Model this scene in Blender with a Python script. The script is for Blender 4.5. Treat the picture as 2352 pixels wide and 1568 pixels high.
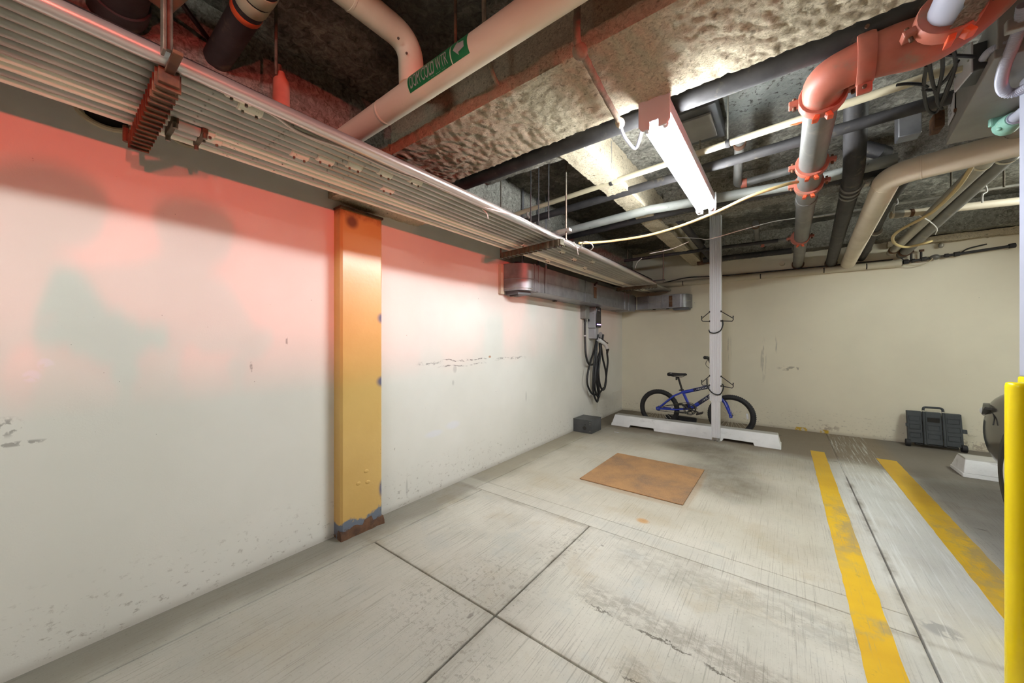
import bpy, bmesh, math, random
from mathutils import Vector, Matrix, noise, Quaternion

# ------------------------------------------------------------------ clear
for o in list(bpy.data.objects):
    bpy.data.objects.remove(o)
SC = bpy.context.scene
C = SC.collection
random.seed(7)
PI = math.pi

# ------------------------------------------------------------------ camera (level, 12.5 mm wide angle)
FPX, CAMH, YAW, CXP, CYP = 817.5, 1.15, math.radians(37.35), 1176.0, 785.0
FW = (-math.sin(YAW), math.cos(YAW))
RT = (math.cos(YAW), math.sin(YAW))
cd = bpy.data.cameras.new('camera')
cam = bpy.data.objects.new('camera', cd)
C.objects.link(cam)
cam.location = (0, 0, CAMH)
cam.rotation_euler = (PI / 2, 0, YAW)
cd.sensor_width = 36
cd.lens = 36 * FPX / 2352
cd.shift_y = (CYP - 784) / 2352
cd.clip_start = 0.03
cd.clip_end = 60
SC.camera = cam

# ------------------------------------------------------------------ world, exposure
w = bpy.data.worlds.new('world')
SC.world = w
w.use_nodes = True
w.node_tree.nodes['Background'].inputs[0].default_value = (0.9, 0.95, 1, 1)
w.node_tree.nodes['Background'].inputs[1].default_value = 0.0
SC.view_settings.view_transform = 'Standard'
SC.view_settings.look = 'None'
SC.view_settings.gamma = 1
SC.view_settings.use_curve_mapping = False
SC.view_settings.exposure = 0.42
SC.cycles.use_denoising = True
SC.cycles.max_bounces = 10
SC.cycles.diffuse_bounces = 6
SC.cycles.sample_clamp_indirect = 6
SC.cycles.caustics_reflective = False
SC.cycles.caustics_refractive = False

TUBE_W = 146.0        # emission of the fluorescent tubes in view
TUBE_ROW = 88.0     # next lamp of the same row, over the camera
BAY_FILL = 105.0     # unseen lamp added over the next bay to light the back wall
FAR_FILL = 8.0       # unseen lamps added in the other bays as weak fill
RED_W = 230.0        # each tail lamp of the car waiting behind


def lamp(name, kind, loc, energy, color, **kw):
    l = bpy.data.lights.new(name, kind)
    l.energy = energy
    l.color = color
    for k, v in kw.items():
        setattr(l, k, v)
    o = bpy.data.objects.new(name, l)
    C.objects.link(o)
    o.location = loc
    return o


# tail lamps of the car standing behind the camera, shining at the painted wall
for i, yy in enumerate((-2.3, -1.0)):
    o = lamp('tail_lamp_glow', 'AREA', (7.62, yy, .98), RED_W, (1.0, 0.10, 0.075), shape='RECTANGLE', size=.08, size_y=.26)
    o.rotation_euler = Vector((-1, 0, 0)).to_track_quat('-Z', 'Y').to_euler()



# ------------------------------------------------------------------ pixel -> place helpers (real planes of the garage)
def ray(px, py):
    u = (px - CXP) / FPX
    return (FW[0] + u * RT[0], FW[1] + u * RT[1], (CYP - py) / FPX)


def pz(px, py, z):
    r = ray(px, py)
    t = (z - CAMH) / r[2]
    return Vector((r[0] * t, r[1] * t, z))


def px_(px, py, x):
    r = ray(px, py)
    t = x / r[0]
    return Vector((x, r[1] * t, CAMH + r[2] * t))


def py_(px, py, y):
    r = ray(px, py)
    t = y / r[1]
    return Vector((r[0] * t, y, CAMH + r[2] * t))


# ------------------------------------------------------------------ materials
class NT:
    def __init__(self, name):
        m = bpy.data.materials.new(name)
        m.use_nodes = True
        self.m = m
        self.t = m.node_tree
        self.n = self.t.nodes
        self.b = self.n['Principled BSDF']
        tc = self.n.new('ShaderNodeTexCoord')
        self.pos = tc.outputs['Object']

    def L(self, a, b):
        self.t.links.new(a, b)

    def mapping(self, scale=(1, 1, 1), vec=None, rot=(0, 0, 0), loc=(0, 0, 0)):
        k = self.n.new('ShaderNodeMapping')
        k.inputs['Scale'].default_value = scale
        k.inputs['Rotation'].default_value = rot
        k.inputs['Location'].default_value = loc
        self.L(vec or self.pos, k.inputs['Vector'])
        return k.outputs[0]

    def noise(self, scale=5, detail=4, rough=0.55, vec=None, stretch=None, dist=0.0, loc=(0, 0, 0)):
        k = self.n.new('ShaderNodeTexNoise')
        k.inputs['Scale'].default_value = scale
        k.inputs['Detail'].default_value = detail
        k.inputs['Roughness'].default_value = rough
        k.inputs['Distortion'].default_value = dist
        if stretch or loc != (0, 0, 0):
            vec = self.mapping(stretch or (1, 1, 1), vec, loc=loc)
        self.L(vec or self.pos, k.inputs['Vector'])
        return k.outputs['Fac']

    def ramp(self, fac, stops):
        k = self.n.new('ShaderNodeValToRGB')
        e = k.color_ramp.elements
        while len(e) < len(stops):
            e.new(0.5)
        for i, (p, c) in enumerate(stops):
            e[i].position = p
            if not isinstance(c, (tuple, list)):
                c = (c, c, c)
            e[i].color = (c[0], c[1], c[2], 1)
        self.L(fac, k.inputs[0])
        return k.outputs[0]

    def val(self, x, sock):
        if isinstance(x, (int, float)):
            sock.default_value = x
        elif isinstance(x, (tuple, list)):
            sock.default_value = (x[0], x[1], x[2], 1)
        else:
            self.L(x, sock)

    def mix(self, fac, a, b, mode='MIX'):
        k = self.n.new('ShaderNodeMix')
        k.data_type = 'RGBA'
        k.blend_type = mode
        self.val(fac, k.inputs[0])
        self.val(a, k.inputs[6])
        self.val(b, k.inputs[7])
        return k.outputs[2]

    def math(self, op, a, b=0.0, c=0.0):
        k = self.n.new('ShaderNodeMath')
        k.operation = op
        self.val(a, k.inputs[0])
        self.val(b, k.inputs[1])
        self.val(c, k.inputs[2])
        return k.outputs[0]

    def step(self, v, a, b, lo=0.0, hi=1.0):
        k = self.n.new('ShaderNodeMapRange')
        k.interpolation_type = 'SMOOTHSTEP'
        self.val(v, k.inputs[0])
        k.inputs[1].default_value = a
        k.inputs[2].default_value = b
        k.inputs[3].default_value = lo
        k.inputs[4].default_value = hi
        return k.outputs[0]

    def xyz(self, vec=None):
        k = self.n.new('ShaderNodeSeparateXYZ')
        self.L(vec or self.pos, k.inputs[0])
        return k.outputs

    def band(self, v, a, b, soft=0.02):
        """1 between a and b, soft edges"""
        return self.math('MULTIPLY', self.step(v, a - soft, a + soft), self.step(v, b - soft, b + soft, 1, 0))

    def blob(self, pts, soft=0.4):
        """soft ellipsoid spots (cx,cy,cz,rx,ry,rz)"""
        out = None
        for (cx, cy, cz, rx, ry, rz) in pts:
            v = self.mapping((1 / rx, 1 / ry, 1 / rz), loc=(-cx / rx, -cy / ry, -cz / rz))
            k = self.n.new('ShaderNodeVectorMath')
            k.operation = 'LENGTH'
            self.L(v, k.inputs[0])
            d = self.step(k.outputs['Value'], 1 - soft, 1 + soft, 1, 0)
            out = d if out is None else self.math('MAXIMUM', out, d)
        return out

    def bump(self, h, strength=0.3, dist=0.01, prev=None):
        k = self.n.new('ShaderNodeBump')
        k.inputs['Strength'].default_value = strength
        k.inputs['Distance'].default_value = dist
        self.L(h, k.inputs['Height'])
        if prev is not None:
            self.L(prev, k.inputs['Normal'])
        return k.outputs[0]

    def out(self, color=None, rough=0.5, metal=0.0, normal=None, spec=None):
        if color is not None:
            self.val(color, self.b.inputs['Base Color'])
        self.val(rough, self.b.inputs['Roughness'])
        self.val(metal, self.b.inputs['Metallic'])
        if spec is not None:
            self.b.inputs['Specular IOR Level'].default_value = spec
        if normal is not None:
            self.L(normal, self.b.inputs['Normal'])
        return self.m


def S(r, g, b):
    """sRGB 0-255 -> linear"""
    f = lambda c: (c / 12.92 if c <= 0.04045 else ((c + 0.055) / 1.055) ** 2.4)
    return (f(r / 255), f(g / 255), f(b / 255))


def pm(name, c1, c2=None, scale=6, rough=0.55, metal=0.0, bump=0.15, bscale=60, stretch=None, dirt=None, dirt_at=(0.55, 0.7),
       dscale=4, spec=None):
    t = NT(name)
    c2 = c2 or tuple(x * 0.75 for x in c1)
    n = t.noise(scale, 5, stretch=stretch)
    col = t.ramp(n, [(0.3, c1), (0.7, c2)])
    if dirt:
        d = t.noise(dscale, 6, 0.65, loc=(3, 1, 7))
        col = t.mix(t.step(d, *dirt_at), col, dirt)
    nb = t.bump(t.noise(bscale, 4, stretch=stretch), bump, 0.004) if bump else None
    return t.out(col, rough, metal, nb, spec)


def emit(name, color, strength):
    m = bpy.data.materials.new(name)
    m.use_nodes = True
    nt = m.node_tree
    nt.nodes.clear()
    e = nt.nodes.new('ShaderNodeEmission')
    e.inputs[0].default_value = (*color, 1)
    e.inputs[1].default_value = strength
    o = nt.nodes.new('ShaderNodeOutputMaterial')
    nt.links.new(e.outputs[0], o.inputs[0])
    return m


M = {}
M['steel'] = pm('galvanized conduit', S(184, 180, 170), S(150, 147, 138), 14, 0.42, 0.55, 0.08, 90, (1, .25, 1), S(95, 88, 76), (0.62, 0.72), 30)
M['steel_light'] = pm('pale conduit', S(238, 232, 212), S(220, 214, 194), 10, 0.4, 0.1, 0.06, 90, (1, .25, 1), S(95, 85, 70), (0.66, 0.72), 40)
M['steel_bright'] = pm('bright tubing', S(214, 212, 208), S(190, 188, 184), 8, 0.28, 0.7, 0.03, 60, (1, .2, 1))
M['galv'] = pm('galvanized duct sheet', S(152, 152, 154), S(126, 126, 130), 9, 0.42, 0.6, 0.05, 150, None, S(92, 78, 62), (0.64, 0.8), 5)
M['alu'] = pm('brushed aluminium', S(236, 238, 242), S(226, 228, 233), 5, 0.36, 0.15, 0.02, 200, (8, 8, .3))
M['black_metal'] = pm('black painted wire', S(30, 28, 27), S(42, 38, 34), 12, 0.45, 0.2, 0.05)
M['rubber'] = pm('black rubber', S(40, 40, 42), S(28, 28, 30), 20, 0.7, 0, 0.25, 80)
M['cable'] = pm('black cable sheath', S(34, 34, 37), S(24, 24, 26), 20, 0.45, 0, 0.05, 80)
M['iron'] = pm('black iron pipe', S(68, 66, 66), S(48, 47, 48), 9, 0.6, 0.3, 0.3, 60, None, S(105, 98, 84), (0.58, 0.75), 12)
M['grey_pipe'] = pm('grey primed pipe', S(128, 127, 124), S(102, 101, 98), 9, 0.45, 0.3, 0.12, 60, (1, .4, 1), S(150, 144, 128), (0.56, 0.75), 7)
M['jacket'] = pm('cream pipe jacket', S(236, 224, 202), S(218, 204, 180), 5, 0.5, 0, 0.12, 70, (.3, 1, 1), S(150, 132, 108), (0.64, 0.8), 9)
M['pvc'] = pm('cream plastic pipe', S(206, 196, 166), S(184, 174, 146), 6, 0.45, 0, 0.03, 60, (.3, 1, 1), S(110, 100, 84), (0.66, 0.76), 14)
M['white_pipe'] = pm('dusty white pipe', S(176, 178, 170), S(128, 132, 128), 8, 0.5, 0, 0.06, 60, (.4, 1, 1), S(66, 66, 62), (0.62, 0.72), 18)
M['red'] = pm('red oxide coupling', S(186, 108, 88), S(160, 86, 70), 8, 0.5, 0, 0.15, 70, None, S(140, 112, 96), (0.52, 0.72), 9)
M['orange'] = pm('bright orange paint', S(232, 104, 60), S(208, 82, 50), 9, 0.5, 0, 0.1, 70)
M['rust'] = pm('rusty steel', S(118, 84, 58), S(80, 54, 40), 18, 0.8, 0.1, 0.5, 60, None, S(66, 48, 38), (0.5, 0.7), 14)
M['strut'] = pm('slotted strut steel', S(96, 92, 72), S(64, 60, 46), 18, 0.6, 0.4, 0.3, 70)
M['rod'] = pm('threaded rod', S(126, 118, 104), S(92, 84, 74), 30, 0.5, 0.5, 0.3, 120)
M['dust_pipe'] = pm('fluff covered pipe', S(150, 132, 112), S(112, 96, 80), 30, 0.95, 0, 0.9, 90, None, S(146, 110, 96), (0.5, 0.62), 8)
M['cream_paint'] = pm('cream paint', S(208, 200, 178), S(196, 188, 166), 4, 0.55, 0, 0.08, 60, None, S(150, 132, 112), (0.64, 0.8), 7)
M['cord'] = pm('cream cord', S(204, 182, 128), S(186, 164, 112), 5, 0.5, 0, 0.02)
M['white_wire'] = pm('white wire', S(226, 224, 220), S(206, 204, 200), 5, 0.45, 0, 0.02)
M['pink_wire'] = pm('pale wire', S(232, 214, 206), S(214, 196, 188), 5, 0.45, 0, 0.02)
M['box_grey'] = pm('grey enamel box', S(150, 148, 144), S(132, 130, 126), 6, 0.5, 0.1, 0.06, 60, None, S(120, 96, 74), (0.62, 0.78), 6)
M['box_dark'] = pm('dark grey steel box', S(96, 98, 100), S(78, 80, 82), 8, 0.45, 0.4, 0.06, 80, None, S(60, 58, 56), (0.6, 0.75), 9)
M['plate_white'] = pm('white plastic plate', S(212, 212, 216), S(198, 198, 202), 5, 0.4, 0, 0.02)
M['chg_grey'] = pm('grey charger shell', S(172, 171, 176), S(160, 159, 165), 4, 0.45, 0, 0.03, 120)
M['chg_black'] = pm('charger face', S(44, 42, 48), S(38, 36, 42), 4, 0.18, 0, 0)
M['purple'] = emit('purple status light', (0.45, 0.22, 1.0), 5.0)
M['white_plastic'] = pm('white plug shell', S(226, 226, 226), S(212, 212, 212), 5, 0.35, 0, 0.02)
M['blue'] = pm('blue bike paint', S(52, 74, 190), S(44, 62, 168), 5, 0.3, 0.2, 0.02)
M['navy'] = pm('navy sticker', S(26, 30, 62), S(22, 26, 54), 5, 0.4, 0, 0.01)
M['white_print'] = pm('white print', S(224, 226, 230), S(208, 210, 214), 5, 0.45, 0, 0.01)
M['grey_print'] = pm('silver print', S(178, 180, 176), S(150, 154, 150), 30, 0.45, 0, 0.01)
M['green'] = pm('green pipe label', S(34, 128, 76), S(28, 110, 64), 8, 0.4, 0, 0.02)
M['chrome'] = pm('spoke steel', S(232, 226, 208), S(214, 206, 188), 5, 0.3, 0.3, 0.01)
M['crate'] = pm('dark grey crate plastic', S(62, 67, 70), S(50, 54, 57), 8, 0.6, 0, 0.2, 120)
M['teal'] = pm('verdigris fitting', S(150, 196, 178), S(120, 172, 160), 12, 0.5, 0.1, 0.1, 60, None, S(206, 214, 180), (0.6, 0.7), 16)
M['yellow_post'] = pm('glossy yellow post', S(246, 224, 12), S(236, 212, 8), 4, 0.25, 0, 0.02)
M['white_post'] = pm('white post paint', S(172, 175, 190), S(160, 163, 178), 4, 0.35, 0, 0.03)
M['car'] = pm('grey metallic car paint', S(92, 91, 86), S(86, 85, 80), 3, 0.16, 0.6, 0)
M['car_dark'] = pm('dark car trim', S(40, 40, 38), S(32, 32, 30), 4, 0.4, 0, 0.05)
M['skin'] = pm('skin', S(196, 150, 124), S(182, 136, 110), 8, 0.55, 0, 0.05)
M['shirt'] = pm('dark cotton', S(56, 58, 66), S(46, 48, 56), 12, 0.8, 0, 0.2)


def glass_mat(name, tint, mixf):
    m = bpy.data.materials.new(name)
    m.use_nodes = True
    nt = m.node_tree
    nt.nodes.clear()
    a = nt.nodes.new('ShaderNodeBsdfTransparent')
    a.inputs[0].default_value = (*tint, 1)
    g = nt.nodes.new('ShaderNodeBsdfGlossy')
    g.inputs['Roughness'].default_value = 0.03
    mx = nt.nodes.new('ShaderNodeMixShader')
    mx.inputs[0].default_value = mixf
    o = nt.nodes.new('ShaderNodeOutputMaterial')
    nt.links.new(a.outputs[0], mx.inputs[1])
    nt.links.new(g.outputs[0], mx.inputs[2])
    nt.links.new(mx.outputs[0], o.inputs[0])
    return m


M['glass'] = glass_mat('tinted car glass', (0.75, 0.78, 0.76), 0.08)
M['lens'] = glass_mat('clear lamp lens', (0.85, 0.86, 0.85), 0.12)
M['tail'] = emit('lit tail lamp', (1.0, 0.06, 0.05), 8.0)


# ---- fireproofing foam
def foam_mat(name, hi, mid, lo, s=1.0):
    t = NT(name)
    a = t.noise(38 * s, 6, 0.7, dist=1.2)
    b = t.noise(5, 3, loc=(4, 2, 1))
    col = t.ramp(a, [(0.30, lo), (0.46, mid), (0.66, hi)])
    col = t.mix(t.step(b, 0.4, 0.7, 0, 0.45), col, mid)
    pits = t.noise(17 * s, 3, 0.6, loc=(9, 3, 2))
    col = t.mix(t.step(pits, 0.60, 0.72, 0, 0.6), col, tuple(x * 0.4 for x in lo))
    nb = t.bump(t.noise(55 * s, 6, 0.75, dist=1.0), 0.9, 0.012)
    return t.out(col, 1.0, 0, nb, 0.05)


M['foam'] = foam_mat('tan sprayed fireproofing', S(232, 220, 192), S(206, 193, 166), S(146, 134, 110), 1.7)
M['foam_grey'] = foam_mat('grey sprayed fireproofing', S(180, 175, 160), S(138, 133, 123), S(86, 84, 78), 1.3)
M['foam_dark'] = foam_mat('sooty sprayed fireproofing', S(186, 182, 170), S(140, 138, 129), S(86, 84, 80), 1.0)


# ---- ceiling deck
def deck_mat():
    t = NT('dark sprayed ceiling deck')
    big = t.noise(1.6, 4, 0.6)
    fine = t.noise(26, 6, 0.75, dist=0.8)
    col = t.ramp(fine, [(0.34, S(96, 95, 89)), (0.5, S(152, 149, 139)), (0.68, S(204, 200, 187))])
    col = t.mix(t.step(big, 0.42, 0.62, 0, 0.7), col, S(78, 78, 74))
    x, y, z = t.xyz()
    # bare patch of smoother deck with dark chips, beside the fittings
    bare = t.math('MULTIPLY', t.band(x, -0.35, 0.62, 0.12), t.band(y, 1.75, 2.75, 0.1))
    chips = t.step(t.noise(34, 5, 0.7, loc=(2, 2, 2)), 0.56, 0.62)
    barec = t.mix(chips, S(112, 116, 112), S(44, 44, 42))
    col = t.mix(t.math('MULTIPLY', bare, 0.8), col, barec)
    nb = t.bump(t.noise(40, 6, 0.75, dist=1.0), 0.9, 0.014)
    return t.out(col, 1.0, 0, nb, 0.05)


M['deck'] = deck_mat()


# ---- painted walls
def wall_mat(name, base, base2, left=False):
    t = NT(name)
    x, y, z = t.xyz()
    col = t.ramp(t.noise(1.3, 4), [(0.35, base), (0.65, base2)])
    # dirt near the ground
    low = t.step(z, 0.0, 0.38, 1, 0)
    sp = t.step(t.noise(26, 6, 0.7, stretch=(1, 1, 1.6)), 0.56, 0.68)
    col = t.mix(t.math('MULTIPLY', t.math('MULTIPLY', low, sp), 0.55), col, S(120, 104, 88))
    col = t.mix(t.math('MULTIPLY', t.step(z, 0.0, 0.05, 1, 0), 0.35), col, S(126, 110, 90))
    # thin scattered scuffs
    sc = t.step(t.noise(9, 8, 0.75, stretch=(1, 1, 3.0), loc=(5, 1, 3)), 0.70, 0.73)
    col = t.mix(t.math('MULTIPLY', sc, 0.35), col, S(120, 112, 104))
    spk = t.step(t.noise(48, 2, 0.5, loc=(1, 8, 3)), 0.77, 0.80)
    col = t.mix(t.math('MULTIPLY', spk, 0.6), col, S(92, 84, 76))
    h = t.noise(160, 3)
    if left:
        # long bumper scrape
        n1 = t.noise(34, 6, 0.8, stretch=(1, .45, 1.2), loc=(1, 1, 1))
        z1 = t.math('ADD', z, t.math('MULTIPLY', t.noise(7, 5, loc=(2, 7, 1)), 0.07))
        edge = t.math('MULTIPLY', t.math('MAXIMUM', t.band(z1, 1.030, 1.040, .004), t.band(z1, 0.988, 0.994, .004)), t.band(y, 1.86, 2.40, 0.04))
        tail = t.math('MULTIPLY', t.band(z1, 1.012, 1.036, .008), t.math('MAXIMUM', t.band(y, 2.60, 2.98, 0.1), t.band(y, 1.66, 1.84, .06)))
        mk = t.math('MULTIPLY', t.math('MAXIMUM', edge, t.math('MULTIPLY', tail, 0.8)), t.step(n1, 0.47, 0.54))
        col = t.mix(t.math('MULTIPLY', mk, 0.85), col, S(64, 56, 52))
        orange = t.blob([(-2.13, 2.46, 1.015, .05, .016, .010)])
        col = t.mix(t.math('MULTIPLY', orange, 0.8), col, S(170, 110, 60))
        smear = t.blob([(-2.13, 2.02, 0.93, .05, .02, .03), (-2.13, 2.0, 0.82, .05, .012, .02), (-2.13, 3.05, 0.58, .05, .012, .05),
                        (-2.13, 1.55, 0.12, .05, .008, .06)])
        col = t.mix(t.math('MULTIPLY', smear, 0.28), col, S(120, 118, 116))
        pale = t.blob([(-2.13, 2.0, 0.48, .05, .07, .03), (-2.13, 1.8, 0.45, .05, .08, .025)])
        col = t.mix(t.math('MULTIPLY', pale, 0.5), col, S(222, 222, 232))
        # near part: marks and smudges
        chalk = t.blob([(-2.1, 0.0, 1.07, .05, .018, .022), (-2.1, -0.03, 1.03, .05, .02, .02)], .3)
        ring = t.step(t.noise(30, 3, loc=(8, 8, 8)), .45, .55)
        col = t.mix(t.math('MULTIPLY', t.math('MULTIPLY', chalk, ring), 0.5), col, S(228, 224, 232))
        sm2 = t.math('MULTIPLY', t.blob([(-2.1, -0.08, 0.86, .05, .03, .03), (-2.1, -0.06, .80, .05, .06, .008), (-2.1, 0.62, 1.02, .05, .006, .03),
                                         (-2.1, 0.78, 1.15, .05, .005, .03)]), t.step(t.noise(40, 5, loc=(3, 3, 9)), .48, .56))
        col = t.mix(t.math('MULTIPLY', sm2, 0.6), col, S(112, 104, 98))
    else:
        mk = t.math('MULTIPLY', t.blob([(0.14, 5.96, .80, .02, .05, .035), (0.05, 5.96, .80, .10, .05, .03)]), t.step(t.noise(28, 5), .5, .58))
        col = t.mix(t.math('MULTIPLY', mk, 0.55), col, S(110, 100, 90))
        st = t.math('MULTIPLY', t.blob([(-.22, 5.96, .9, .03, .05, .25), (-.08, 5.96, 1.12, .012, .05, .12), (-.62, 5.96, 1.05, .03, .05, .15)]), t.step(t.noise(14, 4, stretch=(3, 1, .4)), .45, .6))
        col = t.mix(t.math('MULTIPLY', st, 0.35), col, S(100, 96, 92))
        yl = t.math('MULTIPLY', t.math('MULTIPLY', t.step(z, .035, .05, 1, 0), t.math('MAXIMUM', t.band(x, .12, .24, .01), t.band(x, .37, .45, .01))), t.step(t.noise(22, 4, loc=(1, 4, 1)), .42, .5))
        col = t.mix(yl, col, S(206, 168, 60))
        sm = t.math('MULTIPLY', t.blob([(1.62, 5.96, .05, .12, .05, .05), (.45, 5.96, .07, .1, .05, .04)]), t.step(t.noise(30, 5, loc=(1, 2, 1)), .45, .6))
        col = t.mix(t.math('MULTIPLY', sm, 0.5), col, S(130, 104, 84))
    nb = t.bump(h, 0.08, 0.004)
    nb = t.bump(t.noise(3.5, 3, loc=(2, 5, 2)), 0.12, 0.02, nb)
    return t.out(col, 0.55, 0, nb, 0.3)


M['wall'] = wall_mat('white painted wall', S(226, 223, 216), S(217, 214, 206), True)
M['wall_back'] = wall_mat('cream painted wall', S(238, 231, 210), S(230, 223, 203))


# ---- concrete
def floor_mat():
    t = NT('worn garage concrete')
    x, y, z = t.xyz()
    col = t.ramp(t.noise(1.7, 5, 0.6), [(0.3, S(182, 178, 165)), (0.5, S(203, 199, 187)), (0.7, S(216, 212, 200))])
    tint = t.noise(2.6, 5, 0.65, loc=(6, 1, 2))
    col = t.mix(t.step(tint, 0.52, 0.68, 0, 0.45), col, S(186, 172, 146))
    col = t.mix(t.step(tint, 0.46, 0.34, 0, 0.35), col, S(182, 186, 183))
    # darker tone on the near slabs by the wall
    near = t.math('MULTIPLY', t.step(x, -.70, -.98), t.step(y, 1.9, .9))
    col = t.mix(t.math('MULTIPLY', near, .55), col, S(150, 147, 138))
    # broom finish, brushed along the stall
    br = t.noise(1.0, 5, 0.7, stretch=(150, 3.0, 1))
    col = t.mix(t.math('MULTIPLY', t.step(br, 0.52, 0.66), 0.42), col, S(116, 111, 100))
    fine = t.noise(85, 4, 0.7)
    col = t.mix(t.step(fine, 0.56, 0.74, 0, 0.5), col, S(118, 113, 103))
    # brown grime along the back and around the wheel stop
    back = t.math('ADD', y, t.math('MULTIPLY', t.noise(2.2, 5, loc=(4, 4, 4)), 0.7))
    col = t.mix(t.step(back, 4.75, 5.15, 0, 0.85), col, S(112, 96, 74))
    mid = t.math('MULTIPLY', t.step(back, 4.1, 4.7, 0, 0.5), t.step(x, 0.5, 0.2, 0, 1))
    col = t.mix(mid, col, S(128, 118, 104))
    # grey bay next door
    bay = t.math('MULTIPLY', t.step(x, 0.8, 0.95), 0.55)
    col = t.mix(bay, col, S(112, 110, 106))
    # grime beside the painted wall
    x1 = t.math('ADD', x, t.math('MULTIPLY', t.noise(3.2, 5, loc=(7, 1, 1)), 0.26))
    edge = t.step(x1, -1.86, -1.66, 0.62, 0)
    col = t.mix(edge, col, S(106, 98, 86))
    st2 = t.math('MULTIPLY', t.band(y, 2.25, 4.4, .3), t.step(x, .3, .1))
    col = t.mix(t.math('MULTIPLY', st2, .38), col, S(176, 164, 138))
    # damp brown stain behind the steel plate
    dn = t.math('ADD', 1.0, t.math('MULTIPLY', t.math('SUBTRACT', t.noise(9, 6, 0.7), .5), 1.4))
    dst = t.blob([(-.50, 3.75, 0, .30, .55, 1), (-.35, 3.35, 0, .26, .34, 1), (-.72, 4.3, 0, .35, .22, 1)], .5)
    col = t.mix(t.math('MULTIPLY', t.math('MULTIPLY', dst, dn), 0.5), col, S(88, 76, 62))
    pale = t.blob([(-.92, 3.85, 0, .36, .2, 1)], .5)
    col = t.mix(t.math('MULTIPLY', pale, 0.4), col, S(206, 200, 184))
    # rust bleeding from the plate
    rs = t.blob([(-.96, 2.69, 0, .40, .035, 1), (-.55, 3.1, 0, .03, .4, 1)], .6)
    col = t.mix(t.math('MULTIPLY', t.math('MULTIPLY', rs, dn), 0.4), col, S(160, 120, 76))
    rr = t.blob([(-.72, 2.33, 0, .035, .03, 1)], .5)
    col = t.mix(t.math('MULTIPLY', rr, 0.7), col, S(196, 140, 70))
    # tyre-worn ruts with crumbling edges
    wob = t.math('MULTIPLY', t.math('SUBTRACT', t.noise(10, 6, 0.7, loc=(1, 6, 2)), .5), 0.16)
    yr = t.math('ADD', t.math('ADD', y, wob), t.math('MULTIPLY', x, 0.05))
    ruts = t.math('MAXIMUM', t.math('MULTIPLY', t.band(yr, 1.20, 1.27, .02), t.band(x, -.46, .12, .05)),
                  t.math('MULTIPLY', t.band(yr, 1.42, 1.55, .03), t.band(x, -.75, .2, .08)))
    ruts = t.math('MAXIMUM', ruts, t.math('MULTIPLY', t.math('MULTIPLY', t.band(yr, 1.78, 1.98, .04), t.band(x, -.72, .3, .1)), 0.6))
    rutn = t.step(t.noise(26, 6, 0.72, stretch=(.6, 1, 1), loc=(6, 6, 1)), 0.40, 0.58)
    ruts = t.math('MULTIPLY', ruts, rutn)
    col = t.mix(t.math('MULTIPLY', ruts, 0.42), col, S(124, 114, 98))
    lip = t.math('MAXIMUM', t.math('MULTIPLY', t.band(yr, 1.192, 1.203, .003), t.band(x, -.46, .12, .05)), t.math('MULTIPLY', t.band(yr, 1.412, 1.422, .003), t.band(x, -.72, .05, .08)))
    lip = t.math('MULTIPLY', lip, t.step(t.noise(14, 4, .6, loc=(1, 9, 2)), .42, .52))
    col = t.mix(t.math('MULTIPLY', lip, 0.75), col, S(76, 68, 56))
    pore = t.step(t.noise(70, 2, .5, loc=(3, 8, 6)), .71, .76)
    col = t.mix(t.math('MULTIPLY', pore, 0.45), col, S(92, 86, 76))
    spall = t.math('MULTIPLY', t.blob([(-1.12, 1.28, 0, .22, .22, 1), (-1.22, 1.02, 0, .2, .16, 1), (-.98, 1.75, 0, .12, .2, 1), (-.95, .92, 0, .16, .12, 1)], .5),
                   t.step(t.noise(38, 5, 0.7, loc=(2, 3, 8)), 0.55, 0.60))
    col = t.mix(t.math('MULTIPLY', spall, 0.35), col, S(116, 108, 96))
    # trowelled pale band
    band = t.band(y, 2.075, 2.19, .015)
    col = t.mix(t.math('MULTIPLY', band, 0.35), col, S(196, 192, 180))
    # dark oil drops
    oil = t.step(t.noise(7.5, 3, 0.5, loc=(5, 5, 1)), 0.735, 0.76)
    col = t.mix(t.math('MULTIPLY', oil, 0.5), col, S(84, 80, 74))
    dd = t.math('MULTIPLY', t.blob([(.50, 2.17, 0, .055, .05, 1)], .3), t.step(t.noise(24, 4), .42, .5))
    col = t.mix(t.math('MULTIPLY', dd, 0.8), col, S(70, 56, 48))
    white = t.step(t.noise(36, 2, 0.5, loc=(9, 2, 4)), 0.79, 0.81)
    col = t.mix(white, col, S(214, 212, 204))
    # streaks in the hatched lane
    lane = t.math('MULTIPLY', t.band(x, .42, .74, .02), t.step(t.noise(1.0, 6, 0.75, stretch=(60, 1.6, 1), loc=(3, 3, 3)), .5, .66))
    lane2 = t.math('MULTIPLY', t.band(x, .36, .76, .05), t.band(y, 1.6, 4.3, .4))
    col = t.mix(t.math('MULTIPLY', lane2, .45), col, S(214, 216, 214))
    col = t.mix(t.math('MULTIPLY', lane, 0.55), col, S(232, 233, 230))
    # grime and painted joint shade along the open joints
    jn = t.step(t.noise(5, 5, .65, loc=(2, 6, 6)), .35, .7)
    halo = t.math('MAXIMUM', t.math('MULTIPLY', t.band(y, 1.128, 1.168, .025), t.step(x, -.2, -.6)), t.band(x, -.985, -.945, .022))
    halo = t.math('MAXIMUM', halo, t.band(y, 2.03, 2.062, .02))
    halo = t.math('MULTIPLY', t.math('MULTIPLY', halo, t.step(y, 2.08, 2.05)), jn)
    col = t.mix(t.math('MULTIPLY', halo, .55), col, S(120, 108, 90))
    edge2 = t.math('MULTIPLY', t.band(x, .40, .45, .015), t.math('MULTIPLY', t.band(y, 1.9, 4.1, .15), jn))
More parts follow.
